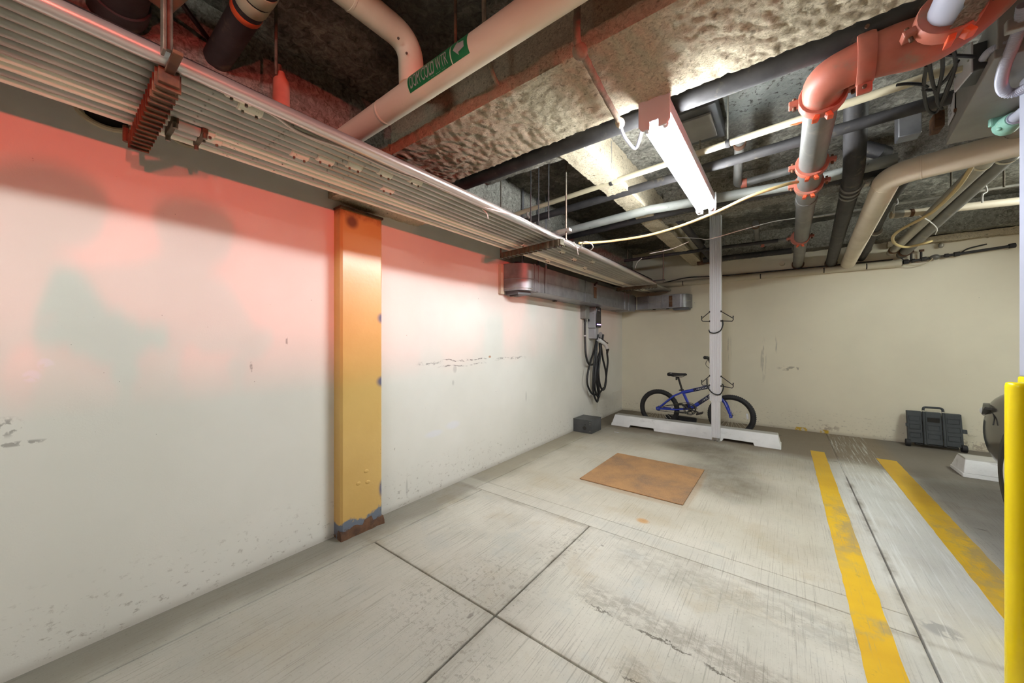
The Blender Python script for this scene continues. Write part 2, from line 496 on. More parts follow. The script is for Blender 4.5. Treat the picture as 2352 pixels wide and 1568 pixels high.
    col = t.mix(t.math('MULTIPLY', edge2, .7), col, S(126, 116, 98))
    h = t.math('ADD', t.math('MULTIPLY', br, 0.5), t.math('MULTIPLY', fine, 0.4))
    h = t.math('SUBTRACT', h, t.math('MULTIPLY', t.math('MAXIMUM', ruts, spall), 0.8))
    nb = t.bump(h, 0.45, 0.006)
    return t.out(col, 0.72, 0, nb, 0.25)


M['floor'] = floor_mat()
M['joint'] = pm('joint filler grime', S(36, 32, 28), S(26, 24, 21), 20, 0.95, 0, 0.5)


def stripe_mat():
    t = NT('worn yellow road paint')
    t.pos = t.mapping(loc=(0.28, 1.21, 0))
    x, y, z = t.xyz()
    col = t.ramp(t.noise(3, 4), [(0.35, S(232, 190, 44)), (0.65, S(218, 172, 40))])
    far = t.step(y, 3.4, 4.4)
    col = t.mix(t.math('MULTIPLY', far, 0.5), col, S(184, 146, 62))
    br = t.noise(1.0, 5, 0.75, stretch=(130, 3, 1))
    worn = t.math('ADD', t.step(br, 0.56, 0.66, 0, 0.55), 0.0)
    pat = t.math('MULTIPLY', t.math('MAXIMUM', t.band(y, 2.55, 3.45, .25), t.band(y, 1.94, 2.09, .02)), t.step(t.noise(7, 6, 0.7, stretch=(1, .7, 1)), 0.42, 0.6))
    m = t.math('MINIMUM', t.math('ADD', t.math('MULTIPLY', pat, 0.75), worn), 1.0)
    col = t.mix(m, col, t.mix(0.5, S(150, 142, 122), S(196, 168, 96)))
    gr = t.step(t.noise(18, 6, 0.7, loc=(5, 2, 2)), .6, .72)
    col = t.mix(t.math('MULTIPLY', gr, 0.4), col, S(140, 120, 70))
    return t.out(col, 0.6, 0, t.bump(br, 0.3, 0.003), 0.3)


M['stripe'] = stripe_mat()


def rustplate_mat():
    t = NT('rust coated steel plate')
    col = t.ramp(t.noise(3.2, 5, 0.65), [(0.3, S(184, 142, 98)), (0.5, S(166, 128, 92)), (0.68, S(136, 112, 92))])
    fine = t.noise(120, 3, 0.7)
    col = t.mix(t.step(fine, .5, .7, 0, .5), col, S(196, 156, 108))
    st = t.noise(2.2, 4, loc=(4, 9, 1))
    col = t.mix(t.step(st, .55, .72, 0, .5), col, S(126, 108, 96))
    return t.out(col, 0.85, 0.1, t.bump(fine, .5, .004), .2)


M['rustplate'] = rustplate_mat()


def column_mat():
    t = NT('ochre column paint')
    t.pos = t.mapping(loc=(-2.07, 1.165, 0))
    x, y, z = t.xyz()
    col = t.ramp(t.noise(2.0, 4), [(0.35, S(210, 174, 106)), (0.65, S(200, 163, 95))])
    nz = t.math('MULTIPLY', t.math('SUBTRACT', t.noise(9, 5, .65), .5), .16)
    z1 = t.math('ADD', z, nz)
    grey = t.step(z1, .085, .105, 1, 0)
    col = t.mix(grey, col, S(106, 114, 128))
    blue = t.blob([(-2.03, 1.30, 1.30, .1, .03, .03), (-2.03, 1.30, .90, .1, .035, .03), (-2.03, 1.30, .22, .1, .022, .05)], .5)
    col = t.mix(t.math('MULTIPLY', blue, .9), col, S(78, 88, 122))
    top = t.step(z1, 1.86, 1.95, 0, .75)
    col = t.mix(top, col, S(104, 58, 50))
    spot = t.blob([(-2.03, 1.10, 1.86, .1, .035, .035)], .5)
    col = t.mix(t.math('MULTIPLY', spot, .8), col, S(86, 62, 70))
    rust = t.math('MULTIPLY', t.step(z1, .03, .06, 1, 0), t.step(t.noise(22, 5, .7), .42, .55))
    col = t.mix(rust, col, S(92, 66, 40))
    chip = t.math('MULTIPLY', t.band(y, 1.288, 1.31, .004), t.step(t.noise(40, 4, loc=(0, 2, 6)), .62, .66))
    col = t.mix(t.math('MULTIPLY', chip, t.step(z, .9, .5)), col, S(70, 50, 34))
    return t.out(col, 0.27, 0, t.bump(t.noise(45, 3), .12, .004), .5)


M['column'] = column_mat()


def stop_mat():
    t = NT('white painted wheel stop')
    col = t.ramp(t.noise(3, 5), [(0.35, S(240, 240, 240)), (0.65, S(224, 224, 224))])
    sc = t.step(t.noise(7, 7, .75, stretch=(.6, 1, 1.6)), .52, .7)
    x, y, z = t.xyz()
    col = t.mix(t.math('MULTIPLY', sc, t.step(z, .03, .12, .1, .6)), col, S(146, 144, 138))
    top = t.step(z, .135, .142, 0, .7)
    col = t.mix(top, col, S(150, 144, 130))
    return t.out(col, .7, 0, t.bump(t.noise(50, 5), .35, .004), .2)


M['stop'] = stop_mat()


# ------------------------------------------------------------------ mesh collecting helper
ORG = {}


class G:
    def __init__(self):
        self.v = []
        self.f = []

    def add(self, vs, fs):
        k = len(self.v)
        self.v += [Vector(a) for a in vs]
        self.f += [tuple(i + k for i in f) for f in fs]
        return self

    def box(self, lo, hi):
        (a, b, c), (d, e, f) = lo, hi
        return self.add([(a, b, c), (d, b, c), (d, e, c), (a, e, c), (a, b, f), (d, b, f), (d, e, f), (a, e, f)],
                        [(0, 3, 2, 1), (4, 5, 6, 7), (0, 1, 5, 4), (1, 2, 6, 5), (2, 3, 7, 6), (3, 0, 4, 7)])

    def obox(self, c, ax, ay, az):
        """box round c with half-axis vectors"""
        c, ax, ay, az = map(Vector, (c, ax, ay, az))
        vs = [c + sx * ax + sy * ay + sz * az for sz in (-1, 1) for sx, sy in ((-1, -1), (1, -1), (1, 1), (-1, 1))]
        return self.add(vs, [(0, 3, 2, 1), (4, 5, 6, 7), (0, 1, 5, 4), (1, 2, 6, 5), (2, 3, 7, 6), (3, 0, 4, 7)])

    def tube(self, pts, r, n=12, caps=True, closed=False):
        pts = [Vector(p) for p in pts]
        m = len(pts)
        rs = r if isinstance(r, (list, tuple)) else [r] * m
        tang = []
        for i in range(m):
            a = pts[(i - 1) % m] if (closed or i > 0) else pts[i]
            b = pts[(i + 1) % m] if (closed or i < m - 1) else pts[i]
            d = (b - a)
            tang.append(d.normalized() if d.length > 1e-9 else Vector((0, 0, 1)))
        t0 = tang[0]
        up = Vector((0, 0, 1)) if abs(t0.z) < 0.9 else Vector((1, 0, 0))
        nrm = t0.cross(up).normalized()
        vs = []
        for i in range(m):
            if i:
                q = tang[i - 1].rotation_difference(tang[i])
                nrm = (q @ nrm)
                nrm = (nrm - tang[i] * nrm.dot(tang[i])).normalized()
            bi = tang[i].cross(nrm)
            for k in range(n):
                a = 2 * PI * k / n
                vs.append(pts[i] + (nrm * math.cos(a) + bi * math.sin(a)) * rs[i])
        fs = []
        for i in range(m if closed else m - 1):
            j = (i + 1) % m
            for k in range(n):
                l = (k + 1) % n
                fs.append((i * n + k, i * n + l, j * n + l, j * n + k))
        if caps and not closed:
            fs.append(tuple(range(n - 1, -1, -1)))
            fs.append(tuple((m - 1) * n + k for k in range(n)))
        return self.add(vs, fs)

    def cyl(self, a, b, r, n=16, r2=None):
        return self.tube([a, b], [r, r if r2 is None else r2], n)

    def prism(self, base, vec):
        base = [Vector(p) for p in base]
        vec = Vector(vec)
        n = len(base)
        return self.add(base + [p + vec for p in base],
                        [tuple(range(n - 1, -1, -1)), tuple(range(n, 2 * n))] + [(i, (i + 1) % n, n + (i + 1) % n, n + i) for i in range(n)])

    def loft(self, secs, caps=True, close=True):
        n = len(secs[0])
        vs = [p for s in secs for p in s]
        fs = []
        for i in range(len(secs) - 1):
            for k in range(n if close else n - 1):
                l = (k + 1) % n
                fs.append((i * n + k, i * n + l, (i + 1) * n + l, (i + 1) * n + k))
        if caps:
            fs.append(tuple(range(n - 1, -1, -1)))
            fs.append(tuple((len(secs) - 1) * n + k for k in range(n)))
        return self.add(vs, fs)

    def grid(self, fn, nu, nv):
        vs = [fn(i / nu, j / nv) for j in range(nv + 1) for i in range(nu + 1)]
        fs = [(j * (nu + 1) + i, j * (nu + 1) + i + 1, (j + 1) * (nu + 1) + i + 1, (j + 1) * (nu + 1) + i) for j in range(nv) for i in range(nu)]
        return self.add(vs, fs)

    def ball(self, c, rx, ry=None, rz=None, nu=16, nv=10):
        ry = rx if ry is None else ry
        rz = rx if rz is None else rz
        c = Vector(c)
        vs = [c + Vector((0, 0, -rz))]
        for j in range(1, nv):
            a = -PI / 2 + PI * j / nv
            for i in range(nu):
                b = 2 * PI * i / nu
                vs.append(c + Vector((rx * math.cos(a) * math.cos(b), ry * math.cos(a) * math.sin(b), rz * math.sin(a))))
        vs.append(c + Vector((0, 0, rz)))
        fs = []
        for i in range(nu):
            fs.append((0, 1 + (i + 1) % nu, 1 + i))
            for j in range(nv - 2):
                p, q = 1 + j * nu, 1 + (j + 1) * nu
                fs.append((p + i, p + (i + 1) % nu, q + (i + 1) % nu, q + i))
            p = 1 + (nv - 2) * nu
            fs.append((p + i, p + (i + 1) % nu, len(vs) - 1))
        return self.add(vs, fs)

    def build(self, name, mat, parent=None, smooth=40, bevel=0, org=None, label=None):
        if parent is not None:
            o0 = ORG[parent]
        else:
            o0 = Vector(org) if org is not None else Vector((0, 0, 0))
        me = bpy.data.meshes.new(name)
        me.from_pydata([p - o0 for p in self.v], [], self.f)
        me.validate()
        me.update()
        bm = bmesh.new()
        bm.from_mesh(me)
        bmesh.ops.recalc_face_normals(bm, faces=bm.faces)
        bm.to_mesh(me)
        bm.free()
        me.materials.append(mat)
        if smooth:
            for p in me.polygons:
                p.use_smooth = True
            me.set_sharp_from_angle(angle=math.radians(smooth))
        o = bpy.data.objects.new(name, me)
        C.objects.link(o)
        if parent is not None:
            o.parent = parent
        else:
            o.location = o0
        ORG[o] = o0
        if bevel:
            b = o.modifiers.new('bevel', 'BEVEL')
            b.width = bevel
            b.segments = 2
            b.limit_method = 'ANGLE'
            b.harden_normals = False
        if label:
            o['label'] = label
        return o

    def base(self):
        xs = [p.x for p in self.v]
        ys = [p.y for p in self.v]
        zs = [p.z for p in self.v]
        return Vector(((min(xs) + max(xs)) / 2, (min(ys) + max(ys)) / 2, min(zs)))


def tag(o, label, cat, group=None, kind=None):
    o['label'] = label
    o['category'] = cat
    if group:
        o['group'] = group
    if kind:
        o['kind'] = kind
    return o


def thing(name, label, cat, loc, group=None):
    o = bpy.data.objects.new(name, None)
    C.objects.link(o)
    o.empty_display_size = 0.05
    o.location = loc
    ORG[o] = Vector(loc)
    return tag(o, label, cat, group)


def single(name, g, mat, label, cat, group=None, smooth=40, bevel=0):
    o = g.build(name, mat, None, smooth, bevel, org=g.base())
    return tag(o, label, cat, group)


def struct(name, g, mat, smooth=0, parent=None):
    o = g.build(name, mat, parent, smooth)
    if parent is None:
        o['kind'] = 'structure'
    return o


def bez(pts, n=8):
    """smooth path through points (Catmull-Rom)"""
    pts = [Vector(p) for p in pts]
    out = []
    for i in range(len(pts) - 1):
        p0 = pts[max(i - 1, 0)]
        p1, p2 = pts[i], pts[i + 1]
        p3 = pts[min(i + 2, len(pts) - 1)]
        for k in range(n):
            t = k / n
            out.append(0.5 * ((2 * p1) + (-p0 + p2) * t + (2 * p0 - 5 * p1 + 4 * p2 - p3) * t * t + (-p0 + 3 * p1 - 3 * p2 + p3) * t ** 3))
    out.append(pts[-1])
    return out


def fillet(pts, r, n=7):
    """polyline with rounded corners"""
    pts = [Vector(p) for p in pts]
    out = [pts[0]]
    for i in range(1, len(pts) - 1):
        a, b, c = pts[i - 1], pts[i], pts[i + 1]
        u, v = (a - b).normalized(), (c - b).normalized()
        q = min(r, (a - b).length * .49, (c - b).length * .49)
        for k in range(n + 1):
            t = k / n
            out.append((b + u * q) * (1 - t) ** 2 + b * 2 * t * (1 - t) + (b + v * q) * t * t)
    out.append(pts[-1])
    return out


def text_geo(s, size, cuts=0, spacing=1.0, extr=0.0):
    """letters as flat mesh: list of 2-D points + faces, x from 0, baseline 0"""
    cu = bpy.data.curves.new('txt', 'FONT')
    cu.body = s
    cu.size = size
    cu.space_character = spacing
    o = bpy.data.objects.new('txt', cu)
    C.objects.link(o)
    dg = bpy.context.evaluated_depsgraph_get()
    me = bpy.data.meshes.new_from_object(o.evaluated_get(dg))
    bm = bmesh.new()
    bm.from_mesh(me)
    if cuts:
        ys = [v.co.y for v in bm.verts]
        lo, hi = min(ys), max(ys)
        for i in range(1, cuts):
            bmesh.ops.bisect_plane(bm, geom=bm.verts[:] + bm.edges[:] + bm.faces[:], plane_co=(0, lo + (hi - lo) * i / cuts, 0), plane_no=(0, 1, 0))
    bm.verts.index_update()
    v = [(a.co.x, a.co.y) for a in bm.verts]
    f = [tuple(a.index for a in p.verts) for p in bm.faces]
    bm.free()
    bpy.data.objects.remove(o)
    bpy.data.curves.remove(cu)
    bpy.data.meshes.remove(me)
    return v, f


def copy_tree(o, parent=None):
    c = o.copy()
    C.objects.link(c)
    c.parent = parent
    for ch in list(o.children):
        copy_tree(ch, c)
    return c


# ================================================================== STRUCTURE
def XW(y):
    return -2.095 - 0.0152 * y


YB = 5.955

# ---- floor: base course and the slabs cast on it, joints left open
fl = struct('floor', G().box((-2.6, -8, -0.2), (14, 6.2, -0.03)), M['joint'])


def slab(x0, y0, x1, y1, top=0.0, lift=0.0):
    g = G().box((x0, y0, -0.03), (x1, y1, top + lift))
    return g.build('slab', M['floor'], fl, 0, 0.004)


J = 0.004
slab(-1.868, -8, -.965 - J, 1.148 - J)
slab(-1.868, 1.148 + J, -.965 - J, 2.062)
slab(-.965 + J, -8, .425 - J, 1.148 - J)
slab(-.965 + J, 1.148 + J, .425 - J, 2.062)
slab(-1.93, 2.066, .425 - J, 2.20)
slab(-1.93, 2.202, .425 - J, 6.2)
slab(.425 + J, -8, 14, 6.2)
slab(.425 - J, 4.15, .425 + J, 6.2)
# kerb strip along the painted wall
g = G().prism([(XW(-8) - .1, -8, -.03), (-1.874, -8, -.03), (-1.874, 2.062, -.03), (-1.936, 2.068, -.03), (-1.936, 6.2, -.03), (XW(6.2) - .1, 6.2, -.03)], (0, 0, .03))
g.build('slab', M['floor'], fl, 0, 0.004)

# ---- walls
wl = struct('wall_left', G().prism([(XW(-8) - .2, -8, -.1), (XW(-8), -8, -.1), (XW(YB), YB, -.1), (XW(YB) - .2, YB, -.1)], (0, 0, 2.85)), M['wall'])
wb = struct('wall_back', G().box((-2.6, YB, -.1), (14, YB + .2, 2.75)), M['wall_back'])
struct('wall_far', G().box((13.8, -8, -.1), (14, 6.2, 2.75)), M['wall_back'])
struct('wall_front', G().box((-2.6, -8.2, -.1), (14, -8, 2.75)), M['wall_back'])
# patched access plates near the corner
for (a, b, z0, z1) in ((4.90, 5.12, .11, .27), (5.52, 5.78, .14, .34)):
    h = .006
    G().prism([(XW(a) - .01, a, z0), (XW(a) + h, a, z0), (XW(b) + h, b, z0), (XW(b) - .01, b, z0)], (0, 0, z1 - z0)).build('access_panel', M['wall'], wl, 0, .002)
# pipe sleeves grouted through the wall above the conduits
for (px, py, r) in ((245, 262, .07), (425, 316, .045)):
    c = px_(px, py, XW(0.15))
    pts = [c + Vector((.006, r * math.cos(a) * 1.1, r * math.sin(a) * .8)) for a in [2 * PI * k / 28 for k in range(28)]]
    o = G().tube(pts, r * .14, 8, closed=True).build('sleeve_ring', M['pvc'], wl)
    G().cyl(c + Vector((-.01, 0, 0)), c + Vector((.004, 0, 0)), r * .85, 24).build('sleeve_mouth', M['joint'], wl)

# unseen wall added so that its long opening trims the red light
struct('red_light_screen', G().box((3.6, -4.2, 0), (3.75, 1.0, 1.01)).box((3.6, -4.2, 1.60), (3.75, 1.0, 2.62)).box((3.6, 1.0, 0), (3.75, 6.1, 2.62)), M['cream_paint'])
# ---- ceiling deck
ZD = 2.62


def deckz(x, y):
    p = Vector((x, y, 0))
    return ZD - .03 * noise.noise(p * 3.1) - .018 * abs(noise.noise(p * 13)) - .012 * abs(noise.noise(p * 31 + Vector((5, 2, 1))))


X0, X1, Y0, Y1 = -2.3, 3.2, -.6, 6.1
g = G().grid(lambda u, v: Vector((X0 + (X1 - X0) * u, Y0 + (Y1 - Y0) * v, deckz(X0 + (X1 - X0) * u, Y0 + (Y1 - Y0) * v))), 250, 300)
ce = struct('ceiling', g, M['deck'], 60)
for i, (a, b) in enumerate((((-2.6, -8.2, 2.68), (14, 6.2, 2.85)),)):
    G().box(a, b).build('upper_slab', M['deck'], ce, 0)
for a, b in (((3.2, -8, 2.6), (14, 6.2, 2.68)), ((-2.6, -8, 2.6), (3.2, -.6, 2.68))):
    G().box(a, b).build('deck_panel', M['deck'], ce, 0)


# ---- fireproofed beams
def foam_run(axis, a0, a1, prof, step, amp, seed, lump=1.0):
    """closed profile [(u,z)] swept along an axis with a ragged sprayed surface"""
    pts = []
    n = len(prof)
    for i in range(n):
        (u0, z0), (u1, z1) = prof[i], prof[(i + 1) % n]
        L = math.hypot(u1 - u0, z1 - z0)
        k = max(1, int(L / step))
        for j in range(k):
            t = j / k
            pts.append((u0 + (u1 - u0) * t, z0 + (z1 - z0) * t))
    m = len(pts)
    area = sum(pts[i][0] * pts[(i + 1) % m][1] - pts[(i + 1) % m][0] * pts[i][1] for i in range(m))
    sg = 1 if area > 0 else -1
    nor = []
    for i in range(m):
        (u0, z0), (u1, z1) = pts[i - 1], pts[(i + 1) % m]
        L = math.hypot(u1 - u0, z1 - z0) or 1
        nor.append((sg * (z1 - z0) / L, -sg * (u1 - u0) / L))
    ns = int((a1 - a0) / step)
    off = Vector((seed * 3.7, seed * 1.3, seed * 5.1))
    secs = []
    for s in range(ns + 1):
        a = a0 + (a1 - a0) * s / ns
        row = []
        for i in range(m):
            u, z = pts[i]
            p = Vector((a, u, z)) + off
            d = amp * (.8 * noise.noise(p * 6) * lump + .22 * noise.noise(p * 24) + .6 * noise.noise(p * 44) + .6 * noise.noise(p * 83))
            w = noise.noise(p * 33 + Vector((7, 7, 7))) * amp * .5
            uu, zz = u + nor[i][0] * d, z + nor[i][1] * d
            row.append(Vector((a + w, uu, zz)) if axis == 'x' else Vector((uu, a + w, zz)))
        secs.append(row)
    return G().loft(secs)


# main girder: wide bottom flange, web, across the bays
prof = [(1.185, 2.205), (1.63, 2.205), (1.63, 2.27), (1.47, 2.30), (1.47, 2.62), (1.34, 2.62), (1.34, 2.30), (1.185, 2.27)]
o = foam_run('x', -2.16, 1.3, prof, .0115, .0075, 1, .6).build('steel_beam', M['foam'], None, 60, org=(-.4, 1.4, 2.2))
tag(o, 'wide girder under the ceiling coated with shaggy tan fireproofing', 'beam')
# sooty edge beam along the painted wall
prof = [(-2.25, 2.05), (-1.99, 2.05), (-1.99, 2.62), (-2.25, 2.62)]
o = foam_run('y', -2.2, 5.9, prof, .03, .014, 7).build('steel_beam', M['foam_dark'], None, 60, org=(-2.1, 2, 2.05))
tag(o, 'sooty edge beam above the conduits along the painted wall', 'beam')
# joist running to the back wall
prof = [(-1.10, 2.30), (-.94, 2.30), (-.94, 2.34), (-.985, 2.36), (-.985, 2.62), (-1.055, 2.62), (-1.055, 2.36), (-1.10, 2.34)]
o = foam_run('y', 1.62, 5.96, prof, .017, .009, 2).build('steel_beam', M['foam'], None, 60, org=(-1.02, 3.8, 2.3))
tag(o, 'narrow joist with pale fireproofing running from the girder to the back wall', 'beam')
# cross joist beyond the pipes
prof = [(3.60, 2.32), (3.76, 2.32), (3.76, 2.36), (3.71, 2.37), (3.71, 2.62), (3.65, 2.62), (3.65, 2.37), (3.60, 2.36)]
o = foam_run('x', -.93, 2.6, prof, .02, .008, 3).build('steel_beam', M['foam_grey'], None, 60, org=(.5, 3.68, 2.32))
tag(o, 'cross joist with fluffy grey fireproofing above the orange couplings', 'beam')
prof = [(5.74, 2.31), (5.94, 2.31), (5.94, 2.62), (5.74, 2.62)]
o = foam_run('x', -.90, 3.0, prof, .03, .012, 4).build('steel_beam', M['foam_dark'], None, 60, org=(1, 5.84, 2.31))
tag(o, 'sooty edge beam hugging the top of the cream back wall', 'beam')
prof = [(5.86, 2.235), (5.95, 2.235), (5.95, 2.30), (5.86, 2.30)]
o = foam_run('x', .95, 3.0, prof, .015, .012, 5).build('steel_beam', M['foam'], None, 60, org=(2, 5.9, 2.23))
tag(o, 'ragged rusty ledge of fireproofing above the gas valves on back wall', 'ledge')
# fireproofing packed between the ochre column and the girder
prof = [(-2.13, 1.985), (-1.86, 1.985), (-1.86, 2.22), (-2.13, 2.22)]
o = foam_run('y', 1.0, 1.64, prof, .015, .012, 6).build('column_packing', M['foam'], None, 60, org=(-2, 1.3, 1.98))
tag(o, 'clump of fireproofing packed over the head of the ochre column', 'packing')

# ================================================================== OCHRE COLUMN
c = thing('wall_column', 'ochre painted steel column set into the white wall', 'column', (-2.07, 1.165, 0))
ys0, ys1, xf = 1.033, 1.302, -2.03
g = G()
secs = []
for z in [0.0, .02, .04, .07, .1, .3, .9, 1.5, 1.93]:
    row = []
    for (x, y) in ((-2.14, ys0), (xf - .012, ys0), (xf, ys0 + .012), (xf, (ys0 + ys1) / 2), (xf, ys1 - .012), (xf - .012, ys1), (-2.14, ys1)):
        row.append(Vector((x, y, z)))
    secs.append(row)
g.loft(secs)
g.build('shaft', M['column'], c, 40)
# rust-eaten foot
g = G()
secs = []
for k in range(25):
    y = ys0 - .004 + (ys1 - ys0 + .008) * k / 24
    h = .045 + .035 * noise.noise(Vector((y * 13, 3, 1))) + (.03 if .5 < k / 24 < .75 else 0)
    b = .012 + .008 * noise.noise(Vector((y * 25, 1, 8)))
    secs.append([Vector((xf - .03, y, 0)), Vector((xf + b, y, 0)), Vector((xf + b * .8, y, h * .5)), Vector((xf + .001, y, h)), Vector((xf - .03, y, h))])
g.loft(secs)
g.build('rusted_foot', M['rust'], c, 50, label='flaking rusty foot')
g = G()
g.box((-2.13, ys0 - .003, 1.925), (xf + .004, ys1 + .003, 1.94))
g.build('cap_plate', M['rust'], c, 0, .002)
# bare weld blisters
for (y, z) in ((1.19, .36), (1.14, .30), (1.20, .29)):
    G().ball((xf, y, z), .003, .016, .011, 12, 6).build('blister', M['column'], c)

# ================================================================== OVERHEAD CONDUITS
ORD = ['first', 'second', 'third', 'fourth', 'fifth', 'sixth', 'seventh', 'eighth', 'ninth', 'tenth', 'eleventh', 'twelfth', 'thirteenth']
NC = 11
CR = 0.0198
conduits = []
coup = {2: (.31, .37), 3: (.34,), 5: (.62, 1.02), 6: (.70, 2.9), 7: (.80, 2.6), 8: (.92, 3.1), 9: (1.05, .40), 10: (.36, 2.4), 4: (2.25, 3.3), 1: (2.8,)}
for i in range(NC):
    xa = -1.775 + .0447 * i
    dx = -.009 * i

    def cpath(xa=xa, dx=dx, i=i):
        p = []
        for y in (-2.2, -.5, .5, 1.2, 2.2, 3.2, 4.2, 5.0, 5.5, 5.98):
            t = max(0, (y - 2.2) / 3.7)
            p.append(Vector((xa + dx * t ** 1.5 + .002 * noise.noise(Vector((i * 3, y, 0))), y, 1.912 + .05 * t ** 3 + .0025 * noise.noise(Vector((y * .8, i * 5, 1))))))
        return p
    pts = cpath()
    g = G().tube(bez(pts, 5), CR, 12)
    light = i in (0, 2, 3) 
    extra = {0: 'pale ', 2: 'pale ', 3: 'pale '}.get(i, 'dull grey ')
    o = g.build('conduit', M['steel_light'] if light else M['steel'], None, 60, org=(xa, 0, 1.89))
    tag(o, extra + 'steel conduit, %s of the overhead row counted from the painted wall' % ORD[i], 'conduit', 'parallel conduits under the ceiling')
    for yc in coup.get(i, ()):
        q = min(pts, key=lambda p: abs(p.y - yc))
        t = max(0, (yc - 2.2) / 3.7)
        xx = xa + dx * t ** 1.5
        zz = 1.912 + .05 * t ** 3
        w = .034
        o2 = G().tube([(xx, yc - w, zz), (xx, yc - w + .004, zz), (xx, yc + w - .004, zz), (xx, yc + w, zz)], [CR * 1.02, CR * 1.22, CR * 1.22, CR * 1.02], 14).build('coupling', M['steel_light'], o)
        for s in (-1, 1):
            G().cyl((xx, yc + s * w * .55, zz - CR * 1.1), (xx, yc + s * w * .55, zz - CR * 1.62), .0045, 8).build('set_screw', M['rod'], o)
    conduits.append(o)
# unseen pipe added above the row to keep lamp light off the wall
single('light_block_pipe', G().tube([(-1.72, -2.2, 2.052), (-1.74, 2.5, 2.052), (-1.78, 5.97, 2.09)], .116, 22), M['iron'], 'large unseen pipe added over the conduit row to block lamp light', 'pipe')
# brighter tube lying on the outer edge of the row
g = G().tube(bez([(-1.290, -2.2, 1.893), (-1.288, 0, 1.893), (-1.280, 1.2, 1.893), (-1.292, 2.2, 1.895), (-1.300, 3.2, 1.90), (-1.335, 4.3, 1.915), (-1.36, 4.9, 1.925)], 6), .0215, 14)
bright = single('conduit', g, M['steel_bright'], 'bright tube lying along the outer edge of the overhead conduit row', 'conduit', 'parallel conduits under the ceiling')
# heavy coupling box on the inner conduits beside the rusty hanger
t = thing('conduit_clamp', 'bolted square clamp joining two pale conduits beside the rusty hanger', 'clamp', (-1.67, .30, 1.88))
for yy in (.262, .338):
    G().box((-1.735, yy - .008, 1.876), (-1.60, yy + .008, 1.93)).build('clamp_bar', M['strut'], t, 0, .003)
    for xx in (-1.727, -1.608):
        G().cyl((xx, yy, 1.86), (xx, yy, 1.94), .007, 8).build('bolt', M['rod'], t)
G().tube([(-1.69, .27, 1.905), (-1.69, .33, 1.905)], .029, 14).build('sleeve', M['steel'], t)
G().tube([(-1.645, .27, 1.905), (-1.645, .33, 1.905)], .029, 14).build('sleeve', M['steel'], t)


# ---- strut hangers under the conduits
def strut_hanger(label, y, x0, x1, z, mat, rusty, ytilt=0.0, rod_x=None):
    t = thing('strut_hanger', label, 'hanger', ((x0 + x1) / 2, y, z), 'strut hangers carrying the conduits')
    h = .021
    g = G()
    d = Vector((x1 - x0, ytilt, 0)).normalized()
    sd = Vector((-d.y, d.x, 0))
    a, b = Vector((x0, y, z - h)), Vector((x1, y + ytilt, z - h))
    g.obox((a + b) / 2, (b - a) / 2, sd * h, (0, 0, h))
    ch = g.build('channel', mat, t, 0, .002)
    n = 15 if rusty else 13
    for k in range(n):
        p = a + (b - a) * ((k + .5) / n)
        if rusty:
            # pipe-strap bolts and ribs standing out below the channel
            G().obox(p + Vector((0, 0, -h * .2)), d * .0035, sd * h * 1.25, (0, 0, h * 1.2)).build('strap', M['rust'], t, 0, .0015)
        else:
            G().obox(p + Vector((0, 0, -.004)), d * .008, sd * h * 1.2, (0, 0, h * 1.05)).build('strap', M['strut'], t, 0, .002)
            G().cyl(p + Vector((0, 0, -h * 1.1)), p + Vector((0, 0, -h * 1.4)), .009, 8).build('strap_nut', M['iron'], t)
    return t, a, b, d, sd


t, a, b, d, sd = strut_hanger('rust-brown slotted hanger with ribbed straps below the conduits', .20, -1.835, -1.30, 1.878, M['rust'], True)
rx = -1.205
G().obox(((b.x + rx) / 2, b.y, 1.868), ((rx - b.x) / 2 + .010, 0, 0), (0, .010, 0), (0, 0, .005)).build('end_tab', M['rust'], t, 0, .002)
G().box((rx - .022, .172, 1.86), (rx + .012, .179, 2.02)).build('flat_bar', M['rod'], t, 0, .002)
G().cyl((rx - .004, .185, 1.87), (rx - .004, .185, 2.62), .0075, 10).build('threaded_rod', M['rod'], t)
G().obox((rx - .0, .185, 2.035), (.045, .018, .018), (-.012, .03, 0), (.006, 0, .024)).build('beam_clip', M['rust'], t, 0, .006)
G().cyl((rx - .02, .15, 2.05), (rx - .02, .22, 2.05), .012, 8).build('clip_bolt', M['orange'], t)
G().cyl((rx + .028, .15, 2.02), (rx + .028, .22, 2.02), .010, 8).build('clip_bolt', M['rust'], t)
G().cyl((a.x + .006, .17, 1.85), (a.x + .006, .17, 1.905), .008, 8).build('rod_end', M['rust'], t)
t, a, b, d, sd = strut_hanger('dark chain-like slotted hanger below the conduits, above the round duct end', 2.26, -1.83, -1.235, 1.873, M['strut'], False, -.06)
G().obox((b.x + .015, b.y, 1.925), (.05, 0, 0), (0, .02, 0), (0, 0, .010)).build('angle_clip', M['steel'], t, 0, .002)
G().cyl((b.x + .03, b.y, 1.86), (b.x + .03, b.y, 2.62), .006, 10).build('threaded_rod', M['rod'], t)
G().cyl((a.x - .01, a.y, 1.86), (a.x - .01, a.y, 2.62), .006, 10).build('threaded_rod', M['rod'], t)
t, a, b, d, sd = strut_hanger('small dark slotted hanger below the conduits close to the back corner', 4.78, -1.83, -1.30, 1.893, M['strut'], False)
G().obox((b.x + .03, b.y, 1.94), (.07, 0, 0), (0, .018, 0), (0, 0, .006)).build('angle_clip', M['iron'], t, 0, .002)
G().cyl((b.x + .08, b.y, 1.92), (b.x + .08, b.y, 2.62), .006, 10).build('threaded_rod', M['rod'], t)

